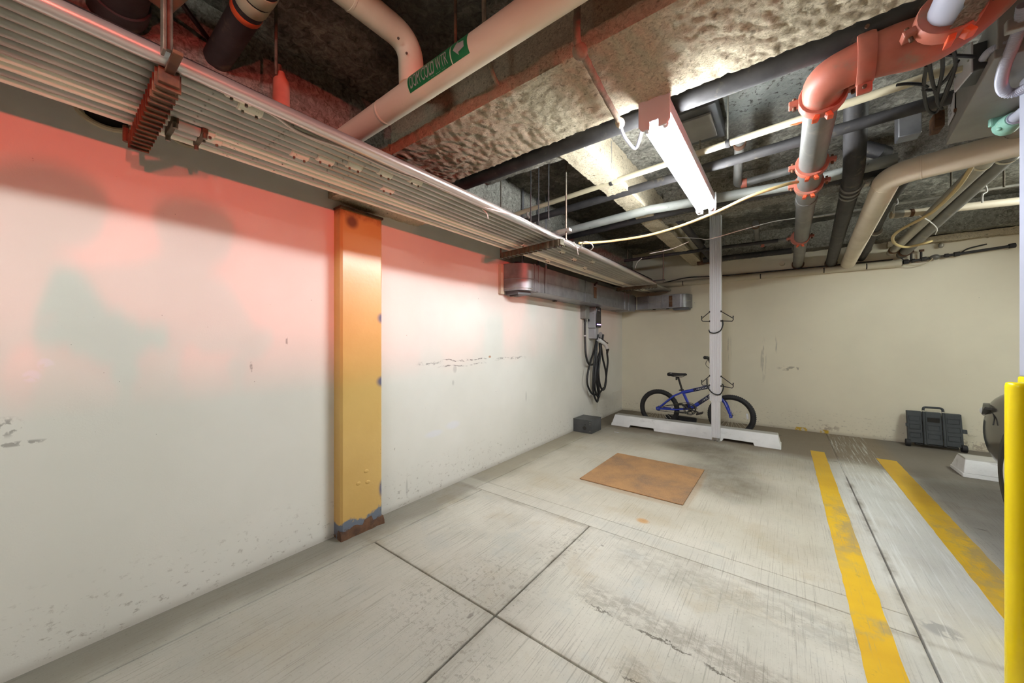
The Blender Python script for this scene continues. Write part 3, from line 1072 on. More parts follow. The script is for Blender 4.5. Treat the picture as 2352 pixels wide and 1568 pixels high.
# ---- loose wires along the row
g = G().tube(bez([(-1.285, -2, 1.862), pz(100, 18, 1.88), pz(390, 150, 1.90), pz(480, 196, 1.88), pz(620, 260, 1.885), pz(690, 305, 1.89), pz(800, 345, 1.885), pz(900, 390, 1.88), pz(1010, 430, 1.885)], 8), .0042, 8)
single('wire', g, M['pink_wire'], 'long pale wire trailing under the outer conduits from the rusty hanger', 'wire')
g = G().tube(bez([pz(1010, 432, 1.88), pz(1120, 478, 1.875), pz(1195, 500, 1.875), pz(1250, 533, 1.88), pz(1300, 553, 1.87), pz(1330, 570, 1.86), pz(1340, 556, 1.86), pz(1357, 559, 1.85), pz(1362, 568, 1.85), pz(1356, 575, 1.86)], 8), .0042, 8)
single('wire', g, M['white_wire'], 'white wire looped over the conduits where the cream cord starts', 'wire')
g = G().tube(bez([pz(1318, 556, 1.86), pz(1325, 570, 1.84), pz(1328, 585, 1.82)], 6), .003, 7)
single('wire', g, M['white_wire'], 'short white wire end dangling below the looped wire', 'wire')
g = G().tube(bez([pz(1108, 480, 1.88), pz(1118, 490, 1.86), pz(1121, 502, 1.84)], 6), .003, 7)
single('wire', g, M['white_wire'], 'short curled wire tail hanging from the middle of the conduit row', 'wire')
g = G().tube(bez([pz(1330, 558, 1.88), pz(1390, 555, 1.93), pz(1480, 542, 1.95), pz(1560, 520, 1.97), pz(1640, 489, 1.99), pz(1720, 452, 2.02), pz(1800, 425, 2.06), pz(1832, 418, 2.09)], 8), .009, 10)
single('cord', g, M['cord'], 'thick cream cord slung from the conduits to the orange couplings', 'cord')
g = G().tube(bez([pz(1492, 582, 2.02), pz(1540, 572, 2.04), pz(1582, 555, 2.08)], 8), .0035, 7)
single('wire', g, M['white_wire'], 'thin white wire drooping in front of the dark joist', 'wire')
g = G().tube(bez([(-.99, 4.3, 2.33), pz(1603, 547, 2.2), pz(1628, 549, 2.1), pz(1700, 529, 2.14), pz(1770, 510, 2.18), pz(1812, 503, 2.2), pz(1832, 500, 2.2)], 8), .0035, 7)
single('wire', g, M['white_wire'], 'thin white wire strung past the top of the aluminium post', 'wire')
g = G().tube(bez([pz(1474, 593, 2.0), pz(1464, 602, 1.98), pz(1459, 615, 1.95)], 6), .0035, 7)
single('wire', g, M['white_wire'], 'short white wire end curling over the end of the bright conduit', 'wire')


# ================================================================== CEILING PIPES
def ring(g, c, axis, r, w, n=20):
    """collar round a pipe"""
    c, ax = Vector(c), Vector(axis).normalized() * w
    g.tube([c - ax, c - ax * .7, c + ax * .7, c + ax], [r * .96, r, r, r * .96], n)
    return g


# domestic cold water main with its label
RY, RZ, RR = .972, 2.235, .0535
t = thing('water_main', 'cream jacketed main pipe carrying the green flow label', 'pipe', (-.7, RY, RZ - RR))
run = G().tube([(-2.2, RY, RZ), (-1.52, RY, RZ), (-.9, RY, RZ), (.9, RY, RZ)], RR, 28).build('pipe_run', M['jacket'], t, 60)
ring(G(), (-1.50, RY, RZ), (1, 0, 0), RR * 1.012, .012, 28).build('jacket_seam', M['jacket'], t)
ring(G(), (-1.22, RY, RZ), (1, 0, 0), RR * 1.008, .05, 28).build('jacket_seam', M['jacket'], t)


def wrap(g, u0, u1, a0, a1, r, n=16):
    """curved patch on the water main; angle measured from +y towards +z"""
    secs = []
    for k in range(n + 1):
        a = math.radians(a0 + (a1 - a0) * k / n)
        ca, sa = math.cos(a), math.sin(a)
        secs.append([Vector((u0, RY + RR * .99 * ca, RZ + RR * .99 * sa)), Vector((u1, RY + RR * .99 * ca, RZ + RR * .99 * sa)),
                     Vector((u1, RY + r * ca, RZ + r * sa)), Vector((u0, RY + r * ca, RZ + r * sa))])
    return g.loft(secs)


lab = wrap(G(), -1.250, -.996, 150, 224, RR + .0012).build('flow_label', M['green'], t, 60, label='green label reading DOM COLD WTR')
arr = wrap(G(), -.990, -.905, 150, 224, RR + .0012).build('arrow_label', M['green'], t, 60, label='green label with a grey arrow')


def on_main(v, f, u0, ang0, sx, sy, r):
    """wrap flat letters round the main: y up the pipe face"""
    return G().add([Vector((u0 + x * sx, RY + r * math.cos(math.radians(ang0) - y * sy / RR), RZ + r * math.sin(math.radians(ang0) - y * sy / RR))) for x, y in v], f)


v, f = text_geo('DOM COLD WTR', 1.0, 8, .95)
wx = max(a for a, b in v)
on_main(v, f, -1.238, 212, .228 / wx, .062, RR + .0030).build('lettering', M['grey_print'], lab, 0)
v, f = text_geo('- -- --- --', 1.0, 2)
wx = max(a for a, b in v)
on_main(v, f, -1.13, 221, .10 / wx, .010, RR + .0030).build('small_print', M['grey_print'], lab, 0)
av = [(0, .5), (.45, 1.0), (.45, .72), (1, .72), (1, .28), (.45, .28), (.45, 0)]
gv, gf = [], []
N = 10
# arrow as strips so that it follows the curve
strips = []
for k in range(N):
    y0, y1 = k / N, (k + 1) / N

    def xs(y):
        e = abs(y - .5)
        return (e * 2 * .45, 1.0 if e <= .22 else .45)
    a0, b0 = xs(y0)
    a1, b1 = xs(y1)
    k0 = len(gv)
    gv += [(a0, y0), (b0 if abs(y0 - .5) <= .221 or abs(y1 - .5) > .221 else .45, y0), (b1, y1), (a1, y1)]
    if abs((y0 + y1) / 2 - .5) <= .22:
        gv[k0 + 1] = (1.0, y0)
        gv[k0 + 2] = (1.0, y1)
    gf.append((k0, k0 + 1, k0 + 2, k0 + 3))
on_main(gv, gf, -.975, 211, .055, .048, RR + .0030).build('arrow', M['grey_print'], arr, 0)
# branch rising from the main
bx = -1.295
r = .053
p = fillet([(bx, -.8, 2.455), (bx, RY - .005, 2.455), (bx, RY, RZ + .03)], .14, 12)
t2 = thing('branch_pipe', 'cream jacketed elbow pipe dropping into the labelled water main', 'pipe', (bx, .5, 2.4))
G().tube(p, r, 24).build('pipe_run', M['jacket'], t2, 60)
ring(G(), (bx, .70, 2.455), (0, 1, 0), r * 1.03, .006, 24).build('elbow_seam', M['jacket'], t2)
for q in (pz(915, 88, 2.39), pz(934, 122, 2.36)):
    G().ball(q, .005).build('rivet', M['rod'], t2)
# hanger of the main
t3 = thing('pipe_hanger', 'thin rod with rusty loop holding the labelled water main', 'hanger', (-1.03, RY, RZ))
hq = py_(1046, 60, RY + .015)
G().cyl((hq.x, hq.y, RZ + RR * .9), (hq.x, hq.y, 2.62), .006, 10).build('threaded_rod', M['rust'], t3)
G().cyl((hq.x, hq.y, RZ + RR * .9), (hq.x, hq.y, RZ + RR + .035), .016, 8).build('loop_nut', M['iron'], t3)

# cast iron pipes above the conduits, toward the near ceiling
t = thing('drain_pipe', 'black iron drain with orange and white bands', 'pipe', (-1.6, .45, 2.35))
A, B = Vector((-2.2, .46, 2.40)), Vector((-.9, .47, 2.42))
G().tube([A, B], .050, 24).build('pipe_run', M['iron'], t, 60)
D = (B - A).normalized()
ring(G(), A + D * .575, D, .0515, .016, 24).build('orange_band', M['orange'], t)
ring(G(), A + D * .645, D, .0535, .028, 24).build('white_band', M['pvc'], t)
ring(G(), A + D * .71, D, .0545, .028, 24).build('white_band', M['pvc'], t)
g = G().tube(fillet([(-.95, .15, 2.40), (-1.86, .16, 2.40), (-2.2, .16, 2.36)], .1), .075, 26)
t = thing('drain_pipe', 'thick black iron drain above the rusty hanger', 'pipe', (-1.6, .16, 2.33))
g.build('pipe_run', M['iron'], t, 60)
ring(G(), (-1.93, .16, 2.395), (1, 0, -.05), .084, .045, 26).build('hub', M['iron'], t)
single('pipe', G().tube([(-2.2, -.02, 2.30), (-1.0, -.02, 2.33)], .032, 18), M['red'], 'dull red pipe beside the thick black drain above conduits', 'pipe')
single('cable', G().tube(bez([pz(405, -10, 2.45), pz(470, 78, 2.45), pz(545, 175, 2.45), pz(590, 225, 2.45)], 5), .010, 8), M['cable'], 'slack black cable crossing the dark ceiling behind the banded drain', 'cable')
t = thing('sprinkler_drop', 'red oxide fitting hanging on a thin rod above the conduits', 'fitting', (-1.6, .58, 2.05))
q = pz(634, 172, 2.24)
G().cyl(q, (q.x, q.y, 2.62), .006, 8).build('threaded_rod', M['rod'], t)
q2 = pz(646, 205, 2.2)
G().tube([q2 + Vector((0, 0, .07)), q2 + Vector((0, 0, .05)), q2 + Vector((0, 0, .03)), q2 + Vector((0, 0, -.10))], [.012, .018, .030, .032], 16).build('body', M['red'], t)
G().cyl(q2 + Vector((-.02, 0, .05)), q2 + Vector((-.02, 0, .11)), .008, 8).build('stem', M['rust'], t)

# fluff covered branch under the girder
t = thing('sprinkler_branch', 'fluff covered slim pipe bent under the tan girder', 'pipe', (-.6, 1.4, 2.15))
q0, q1, q2 = pz(1326, 8, 2.35), pz(1332, 118, 2.165), pz(1424, 282, 2.165)
pts = bez([Vector((q0.x, q0.y, 2.6)), q0, q1 + Vector((0, -.02, .02)), q1 + Vector((0, .05, 0)), (q1 + q2) / 2, q2], 8)
G().tube(pts, [.013 + .003 * noise.noise(p * 40) for p in pts], 14).build('pipe_run', M['dust_pipe'], t)
G().ball(q1, .026, .03, .026).build('elbow', M['dust_pipe'], t)
G().ball(q2, .02, .03, .022).build('end_tuft', M['foam'], t)
single('rod', G().tube(bez([(-.95, 1.06, 2.62), (-.955, 1.07, 2.4), (-.94, 1.09, 2.26), (-.97, 1.17, 2.25)], 5), .009, 8), M['dust_pipe'], 'fluff covered rod hanging between the water main and girder', 'rod')

# black pipe tight behind the girder
t = thing('iron_pipe', 'black iron pipe running tight behind the tan girder', 'pipe', (-.5, 1.85, 2.25))
G().tube([(-2.2, 1.80, 2.27), (-.9, 1.80, 2.27), (1.6, 1.80, 2.27)], .042, 20).build('pipe_run', M['iron'], t, 60)
prof = [(1.93, 2.30), (2.02, 2.30), (2.02, 2.36), (1.93, 2.36)]
o = foam_run('x', -1.75, -.94, [(1.90, 2.31), (1.99, 2.31), (1.99, 2.36), (1.90, 2.36)], .02, .010, 8).build('pipe_covering', M['foam_grey'], None, 60, org=(-1.3, 1.95, 2.3))
tag(o, 'loose grey fireproofing strip beside the black pipe behind the girder', 'strip')

# thin cream plastic pipe across the bays
t = thing('plastic_pipe', 'thin cream plastic pipe crossing above the lit lamp', 'pipe', (-.5, 2.42, 2.3))
a, b = Vector((-2.2, 2.60, 2.30)), Vector((.62, 2.31, 2.30))
G().tube([a, b], .0185, 16).build('pipe_run', M['pvc'], t, 60)
for px, py in ((1400, 415), (1672, 330)):
    q = pz(px, py, 2.30)
    k = (q.x - a.x) / (b.x - a.x)
    q = a + (b - a) * k
    G().cyl(q, (q.x, q.y, 2.62), .005, 8).build('drop_strap', M['steel'], t)
    ring(G(), q, b - a, .0225, .011, 16).build('pipe_clip', M['iron'], t)
q = a + (b - a) * .80
G().tube([q + Vector((-.03, -.005, -.017)), q + Vector((0, -.005, -.02)), q + Vector((.035, -.005, -.017))], [.002, .006, .002], 8).build('wire_nut', M['orange'], t)
t = thing('iron_pipe', 'sooty grey pipe just beyond the thin cream plastic pipe', 'pipe', (-1, 2.8, 2.3))
G().tube([(-2.2, 2.80, 2.30), (-.45, 2.68, 2.31), (1.3, 2.56, 2.31)], .030, 16).build('pipe_run', M['iron'], t, 60)
G().cyl((-1.18, 2.73, 2.3), (-1.18, 2.73, 2.62), .005, 8).build('threaded_rod', M['rod'], t)
for i, (px, py) in enumerate(((1219, 400), (1260, 380), (1237, 395))):
    q = pz(px, py, 2.34)
    single('rod', G().cyl((q.x, q.y, 1.97), (q.x, q.y, 2.62), .004, 8), M['iron'], ['thin hanger rod nearest the girder end above the conduits', 'thin hanger rod before the narrow joist above conduits', 'short thin hanger rod between its two neighbours above conduits'][i], 'rod')
single('bracket', G().tube(bez([pz(1212, 488, 2.2), pz(1211, 495, 2.17), pz(1216, 500, 2.15)], 4), .009, 8), M['steel'], 'small curved bracket under the cream plastic pipe', 'bracket')

# white pipe with stencilled marks
t = thing('service_pipe', 'dusty white pipe with stencilled marks passing under the lamp end', 'pipe', (-.5, 3.2, 2.25))
G().tube([(-1.95, 3.20, 2.262), (-.9, 3.10, 2.268), (.1, 3.26, 2.275), (.56, 3.19, 2.28)], .036, 20).build('pipe_run', M['white_pipe'], t, 60)
v, f = text_geo('3A', .055)
q = pz(1946, 395, 2.235)
G().add([Vector((q.x + x, q.y - .012 - .0, q.z + y * .62 - .005)) + Vector((0, -.004 + y * -.3, 0)) for x, y in v], f).build('stencil', M['iron'], t, 0)
v, f = text_geo('II  I  I I', .05)
q = pz(1680, 462, 2.235)
G().add([Vector((q.x + x, q.y - .012 - y * .3 + x * .06, q.z + y * .62 - .005)) for x, y in v], f).build('stencil', M['iron'], t, 0)
G().cyl((-1.0, 3.12, 2.27), (-1.0, 3.12, 2.62), .005, 8).build('threaded_rod', M['rod'], t)
single('pipe', G().tube([(-2.1, 3.47, 2.29), (-.9, 3.38, 2.30), (.6, 3.44, 2.31)], .030, 16), M['iron'], 'dark pipe running behind the stencilled white pipe', 'pipe')
single('pipe', G().tube([(-1.9, 3.95, 2.30), (-.9, 3.9, 2.31)], .022, 14), M['iron'], 'dark pipe ending at the narrow joist behind the cream cord', 'pipe')
t = thing('iron_pipe', 'slim dark pipe crossing low before the back wall', 'pipe', (-1, 5.0, 2.25))
G().tube([(-1.75, 4.85, 2.27), (-.6, 4.95, 2.29), (-.05, 5.0, 2.29)], .020, 14).build('pipe_run', M['iron'], t, 60)
for x in (-1.72, -1.1):
    G().cyl((x, 4.9, 2.27), (x, 4.9, 2.62), .005, 8).build('threaded_rod', M['rod'], t)
single('pipe', G().tube([(-.9, 5.62, 2.30), (.02, 5.66, 2.29), (.08, 5.66, 2.29)], .035, 14), M['iron'], 'black pipe along the edge beam behind the aluminium post', 'pipe')
t = thing('iron_pipe', 'thick grey-black pipe slanting to the foot of the narrow joist', 'pipe', (-.8, 4.6, 2.25))
G().tube([(-.80, 3.72, 2.33), (-.82, 5.9, 2.33)], .038, 16).build('pipe_run', M['iron'], t, 60)
G().cyl((-.99, 5.70, 2.285), (-.80, 5.70, 2.285), .03, 14).build('stub', M['rust'], t)

# rusty elbow pipes hidden above the lamp and before the back wall
for lab_, a0, a1, rr_, el in (('brown pipe with elbow between lamp and thick grey pipe', pz(1700, 318, 2.42), pz(1693, 425, 2.36), .028, .32), ('brown pipe with elbow over the aluminium post, near the back wall', pz(1735, 512, 2.36), pz(1741, 563, 2.34), .028, .30)):
    t = thing('rusty_pipe', lab_, 'pipe', a1)
    G().tube(fillet([a0, a1, a1 + Vector((el, .0, .02))], .06), rr_, 16).build('pipe_run', M['grey_pipe'], t, 60)
    ring(G(), a0 + (a1 - a0) * .1, a1 - a0, rr_ * 1.25, .02, 16).build('collar', M['rust'], t)
    ring(G(), a1 + Vector((.045, 0, .003)), (1, 0, 0), rr_ * 1.25, .02, 16).build('collar', M['red'], t)
# flat steel panel up in the deck behind the lamp
t = thing('junction_panel', 'flat grey steel panel on the deck beside the lamp', 'panel', (-.45, 2.5, 2.5))
G().box((-.62, 2.33, 2.52), (-.31, 2.74, 2.60)).build('tray', M['box_dark'], t, 0, .004)
G().box((-.58, 2.40, 2.505), (-.345, 2.68, 2.52)).build('cover', M['box_grey'], t, 0, .003)

# ---- big grey pipe with orange grooved couplings
GX, GZ, GR = .128, 2.168, .060


def grooved(c, d, r, parent, mat, name='coupling', lug=Vector((-1, 0, 0)), dz=Vector((0, 0, -1))):
    """two-piece grooved coupling: collar halves, bolt lugs, bolts"""
    d = Vector(d).normalized()
    lug = Vector(lug).normalized()
    g = G()
    ring(g, c, d, r * 1.28, .024, 22)
    o = g.build(name, mat, parent, 50)
    other = lug.cross(d).normalized()
    for s in (1, -1):
        q = Vector(c) + lug * s * r * 1.46
        G().obox(q, lug * r * .30, d * .021, other * r * .18).build('lug', mat, o, 0, .004)
        G().cyl(q - other * r * .42, q + other * r * .42, .0065, 8).build('lug_bolt', M['rust'], o)
    # split line of the two halves seen from below
    for s in (-1, 1):
        if dz is None:
            break
        q = Vector(c) + dz * r * 1.31 + lug * s * r * .30
        G().obox(q, lug * r * .16 + dz * s * 0, d * .019, dz * r * .20 + lug * s * r * .10).build('toe', M['orange'], o, 0, .003)
    return o


t = thing('riser_pipe', 'thick grey pipe with orange grooved couplings running into the back wall', 'pipe', (GX, 3.9, GZ - GR))
G().tube([(GX, 1.93, GZ), (GX, 3.2, GZ)], GR, 26).build('pipe_run', M['grey_pipe'], t, 60)
G().tube([(GX, 3.2, GZ), (GX + .01, 4.46, GZ - .004)], GR * .95, 26).build('pipe_run', M['grey_pipe'], t, 60)
G().tube([(GX + .01, 4.46, GZ - .004), (GX + .02, 5.97, GZ - .008)], GR * .90, 26).build('pipe_run', M['grey_pipe'], t, 60)
ring(G(), (GX, 3.30, GZ), (0, 1, 0), GR * 1.06, .05, 26).build('hub', M['grey_pipe'], t)
for yy in (2.66, 2.98, 4.46):
    grooved((GX, yy, GZ), (0, 1, 0), GR, t, M['red'])
ring(G(), (GX + .02, 5.95, GZ - .008), (0, 1, 0), GR * 1.08, .03, 26).build('escutcheon', M['rust'], t)
# red fittings at its near end
t = thing('grooved_elbow', 'red oxide grooved elbows and tee at the end of the thick grey pipe', 'fitting', (.3, 1.85, 2.1))
p = fillet([(GX, 1.95, GZ), (GX - .005, 1.83, GZ), (.25, 1.80, GZ + .01)], .10, 10)
G().tube(p, GR * 1.10, 24).build('elbow', M['red'], t, 60)
grooved((GX, 1.955, GZ), (0, 1, 0), GR * 1.05, t, M['red'])
p = bez([(.22, 1.805, GZ + .008), (.30, 1.80, GZ + .005), (.40, 1.795, GZ), (.50, 1.755, GZ + .045), (.575, 1.68, GZ + .13), (.62, 1.60, GZ + .26)], 8)
m_ = len(p)
G().tube(p, [GR * (1.10 - .22 * k / m_) + .016 * math.sin(PI * min(1, k / (m_ * .8))) for k in range(m_)], 24).build('tee_body', M['red'], t, 60)
grooved((.235, 1.80, GZ + .006), (1, -.05, 0), GR * 1.08, t, M['red'], lug=(0, .25, -1), dz=None)
# grey branch pipe rising toward the camera out of the tee
t = thing('branch_pipe', 'pale grey pipe capped by fluffy fireproofing joining the red tee', 'pipe', (.42, 1.5, 2.15))
a, b = Vector((.405, 1.745, GZ - .008)), Vector((.44, .4, GZ + .06))
D = (b - a).normalized()
G().tube([a, b], GR * .86, 24).build('pipe_run', M['white_post'], t, 60)
grooved(a + D * .05, D, GR * .98, t, M['red'], lug=(-1, 0, -.25), dz=Vector((.25, 0, -1)))
o = foam_run('y', 1.42, 1.68, [(.405, 2.10), (.455, 2.105), (.478, 2.15), (.47, 2.22), (.41, 2.235), (.39, 2.235), (.46, 2.16)], .012, .011, 9)
o.build('fluff', M['foam_grey'], t, 60)

# ---- dark drain to the back wall
t = thing('drain_pipe', 'black drain with a banded clamp running into the back wall', 'pipe', (.40, 4.5, 2.1))
G().tube([(.30, 2.5, 2.66), (.325, 2.80, 2.36), (.345, 3.02, 2.23), (.36, 3.25, 2.205), (.47, 5.97, 2.13)], .052, 22).build('pipe_run', M['iron'], t, 60)
for yy, rr_ in ((3.28, .058), (3.36, .0585), (3.44, .057)):
    ring(G(), (.36 + (yy - 3.25) * .0404, yy, 2.205 - (yy - 3.25) * .0276), (.04, 1, -.0276), rr_, .016, 22).build('clamp_band', M['grey_pipe'], t)
G().box((.425, 3.28, 2.19), (.455, 3.34, 2.205)).build('clamp_screw', M['steel'], t, 0, .003)
ring(G(), (.468, 5.93, 2.132), (0, 1, 0), .060, .03, 22).build('escutcheon', M['rust'], t)

# ---- big cream insulated pipe
t = thing('insulated_pipe', 'thick cream insulated pipe turning down to the back wall', 'pipe', (.6, 4.5, 2.1))
w_ = pz(2341, 328, 2.165)
e_ = pz(2044, 402, 2.165)
far_ = w_ + (w_ - e_) * .8
G().tube(fillet([far_, w_, e_, Vector((.622, 5.97, 2.098))], .13, 10), .066, 26).build('pipe_run', M['jacket'], t, 60)
k_ = e_ + (w_ - e_).normalized() * .125
ring(G(), k_, w_ - e_, .0675, .004, 26).build('jacket_seam', M['jacket'], t)
k_ = e_ + (Vector((.622, 5.97, 2.098)) - e_).normalized() * .12
ring(G(), k_, Vector((.622, 5.97, 2.098)) - e_, .0675, .004, 26).build('jacket_seam', M['jacket'], t)

# ---- small drain with rubber clamps
t = thing('drain_pipe', 'short black drain with steel band clamps beside the cream insulated pipe', 'pipe', (.83, 5.6, 2.2))
q0, q1 = pz(2035, 470, 2.28), pz(1985, 580, 2.18)
G().tube(bez([Vector((q0.x + .02, q0.y - .5, 2.33)), q0, (q0 + q1) / 2, q1, Vector((q1.x - .0, 5.96, 2.16))], 5), .042, 18).build('pipe_run', M['iron'], t, 60)
for px, py in ((2012, 530), (1990, 572)):
    q = pz(px, py, 2.215)
    ring(G(), q, q1 - q0, .048, .018, 18).build('clamp_band', M['steel'], t)
# pair of slanting pipes
for lab_, mt, p0, p1, rr_ in (('grey steel pipe slanting to the back wall, wrapped by cream cable', 'steel', pz(2065, 562, 2.17), pz(2262, 372, 2.20), .036), ('sooty brown pipe slanting beside the cable-wrapped grey pipe', 'grey_pipe', pz(2092, 565, 2.16), pz(2318, 352, 2.23), .046)):
    t = thing('slanting_pipe', lab_, 'pipe', p0)
    d = (p1 - p0)
    G().tube([p0 - d.normalized() * .4, p0, p1, p1 + d * .5], rr_, 18).build('pipe_run', M[mt], t, 60)
    ring(G(), p0 - d.normalized() * .25, d, rr_ * 1.15, .03, 18).build('collar', M['rust'], t)
    ring(G(), p1 - d.normalized() * .03, d, rr_ * 1.08, .01, 18).build('collar', M['steel_light'], t)
g = G().tube(bez([pz(2235, 378, 2.14), pz(2200, 430, 2.12), pz(2150, 480, 2.11), pz(2120, 500, 2.10), pz(2065, 530, 2.09), pz(2050, 548, 2.08), pz(2060, 562, 2.07), pz(2085, 567, 2.07), pz(2125, 558, 2.08), pz(2140, 553, 2.1)], 8), .011, 10)
single('cable', g, M['cord'], 'cream cable looped under the slanting pipes by the back wall', 'cable')
g = G().tube(bez([pz(2112, 495, 2.11), pz(2135, 508, 2.10), pz(2152, 525, 2.09), pz(2148, 538, 2.1)], 8), .004, 7)
single('wire', g, M['white_wire'], 'thin white tie wire hanging from the slanting pipes', 'wire')
for i, (px, py, h) in enumerate(((2058, 478, .1), (2262, 452, .1))):
    q = pz(px, py, 2.24)
    single('wire_hook', G().tube(bez([q + Vector((0, 0, h)), q + Vector((.01, 0, h * .4)), q + Vector((-.01, 0, .02)), q + Vector((-.012, 0, -.04))], 5), .006, 7), M['white_wire'], ['small white hook hanging beside the cream pipe clip', 'small white hook above the thin cream pipe, toward the white post'][i], 'hook')
# thin cream pipe at the back
t = thing('plastic_pipe', 'thin cream pipe with a clip crossing behind the slanting pipes', 'pipe', (1.1, 4.5, 2.25))
a, b = pz(2046, 494, 2.25), pz(2345, 461, 2.25)
G().tube([a, b + (b - a)], .030, 16).build('pipe_run', M['jacket'], t, 60)
ring(G(), a + (b - a) * .06, b - a, .034, .03, 16).build('pipe_clip', M['steel'], t)
ring(G(), a + (b - a) * .17, b - a, .0335, .012, 16).build('band', M['rust'], t)
single('rail', G().tube([pz(1845, 502, 2.33), pz(2340, 424, 2.33)], .011, 10), M['steel'], 'thin steel rail crossing the dark ceiling bay before the back wall', 'rail')
for i, (px, py) in enumerate(((2185, 430), (2306, 400))):
    q = pz(px, py, 2.33)
    single('rod', G().cyl((q.x, q.y, 2.24), (q.x, q.y, 2.62), .006, 8), M['rod'], ['pale hanger rod above the slanting pipes', 'pale hanger rod beside the white post, near the thin rail'][i], 'rod')

# ---- pipe along the back wall, in lagged lengths
t = thing('wall_pipe', 'cream lagged pipe in lengths along the top of the back wall', 'pipe', (-.2, 5.9, 2.0))
xs = [-1.62, -1.22, -.25, .40, .78, 1.07]
for i in range(5):
    G().tube([(xs[i] + .006, YB - .042, 2.045), (xs[i + 1] - .006, YB - .042, 2.045)], .040, 18).build('lagging', M['cream_paint'], t, 60)
    G().cyl((xs[i], YB - .042, 2.045), (xs[i + 1], YB - .042, 2.045), .034, 14).build('inner_pipe', M['iron'], t)
g = G().tube(bez([(-1.66, YB - .03, 2.06), (-1.4, YB - .03, 2.10), (-1.15, YB - .02, 2.13), (-.9, YB - .03, 2.115), (-.5, YB - .04, 2.10), (1.0, YB - .03, 2.10)], 6), .007, 8)
single('cable', g, M['cable'], 'thin black cable lying along the lagged wall pipe', 'cable')
# ---- gas train with valves
t = thing('gas_valve', 'rusty dark gas pipe with valves and cocks on the back wall', 'valve', (1.4, 5.87, 2.0))
Y = YB - .05
G().tube([(1.08, Y, 2.055), (1.22, Y, 2.065), (1.50, Y, 2.09), (1.80, Y, 2.115), (1.84, Y, 2.12), (1.84, YB + .01, 2.12)], .014, 12).build('pipe_run', M['iron'], t, 60)
for x, r_, w2 in ((1.10, .026, .02), (1.155, .022, .014), (1.235, .024, .02), (1.30, .022, .012), (1.40, .021, .014), (1.47, .024, .02), (1.83, .024, .02)):
    ring(G(), (x, Y, 2.055 + (x - 1.08) * .085), (1, 0, .085), r_, w2, 14).build('union', M['iron'], t)
G().ball((1.315, Y - .012, 2.075), .04, .03, .03).build('regulator', M['grey_pipe'], t)
G().tube(bez([(1.50, Y - .02, 2.10), (1.53, Y - .03, 2.125), (1.58, Y - .035, 2.14), (1.66, Y - .035, 2.155)], 4), .007, 8).build('lever', M['black_metal'], t)
for x in (1.14, 1.215):
    G().cyl((x, Y, 2.05), (x, Y, 2.16), .010, 10).build('cock', M['iron'], t)
    G().box((x - .02, Y - .02, 2.15), (x + .02, Y - .012, 2.175)).build('cock_tag', M['rust'], t, 0, .003)
g = G().tube(bez([(1.08, Y - .03, 2.02), (1.2, Y - .035, 2.0), (1.27, Y - .03, 2.03), (1.30, Y - .03, 2.08)], 6), .005, 7)
g.build('impulse_tube', M['pvc'], t)
G().tube(bez([(1.02, Y, 2.21), (1.05, Y - .01, 2.13), (1.09, Y, 2.06)], 5), .006, 7).build('thin_tube', M['iron'], t)
G().ball((1.36, Y, 2.20), .022, .02, .03).build('wall_hook', M['steel'], t)
# pipe stubs coming through the top of the back wall
single('pipe_stub', ring(G(), (.055 - .07, YB - .03, 2.19), (0, 1, 0), .03, .05, 16), M['jacket'], 'short cream pipe stub in the back wall beside the thick grey pipe', 'pipe stub')

# ================================================================== ELECTRICAL BOXES OVER THE YELLOW POST
ZB = 2.13
t = thing('panel_box', 'big flat grey steel enclosure hung under the ceiling by the yellow post', 'electrical box', (.85, 2.4, ZB))
a, b2, c2 = pz(2172, 333, ZB), pz(2284, 135, ZB), pz(2345, 300, ZB)
e1 = b2 - a
e2 = (c2 - a)
e2 = e2.normalized() * .75
quad = [a, a + e2, a + e2 + e1, a + e1]
G().prism(quad, (0, 0, .032)).build('door', M['box_grey'], t, 0, .003)
n1 = e1.normalized()
ins = [q + (sum(quad, Vector()) / 4 - q) * .02 + Vector((0, 0, .032)) for q in quad]
body = G().prism(ins, (0, 0, .17)).build('body', M['box_grey'], t, 0, .004)
side = Vector((n1.y, -n1.x, 0))
if side.dot(e2) > 0:
    side = -side
for k in (.22, .62, .8):
    q = ins[0] + e1 * k + Vector((0, 0, .06))
    G().cyl(q - side * .004, q + side * .008, .008, 8).build('screw', M['rust'], t)
v, f = text_geo('NO  230\nVAC 60\nIP  208\nHZ  3PH', .022)
q = ins[0] + e1 * .05 + side * .004
G().prism([q + Vector((0, 0, .045)), q + e1 * .16 + Vector((0, 0, .045)), q + e1 * .16 + Vector((0, 0, .145)), q + Vector((0, 0, .145))], side * .003).build('rating_label', M['plate_white'], t, 0)
mv = [q + n1 * (.012 + x * 1.0) + Vector((0, 0, .125 + y)) + side * .005 for x, y in v]
G().add(mv, f).build('label_print', M['iron'], t, 0)
# green bronze fitting and grey tube on its underside
t = thing('conduit_fitting', 'verdigris green elbow fitting under the grey enclosure', 'fitting', pz(2310, 280, 2.08))
q = pz(2316, 285, 2.09)
dd = (pz(2352, 255, 2.09) - q).normalized()
G().tube([q - dd * .02, q + dd * .02, q + dd * .05], [.040, .036, .030], 16).build('body', M['teal'], t, 50)
G().tube([q + dd * .03, q + dd * .055], .026, 16).build('collar', M['white_post'], t)
G().tube([q + dd * .05, q + dd * .45], .021, 14).build('tube', M['white_post'], t)
G().obox(q + Vector((0, 0, .03)) - dd * .01, dd * .012, Vector((-dd.y, dd.x, 0)) * .05, (0, 0, .022)).build('flange', M['teal'], t, 0, .006)
for s in (-1, 1):
    G().ball(q + Vector((-dd.y, dd.x, 0)) * .032 * s + dd * .02 + Vector((0, 0, -.02)), .008).build('flange_bolt', M['teal'], t)
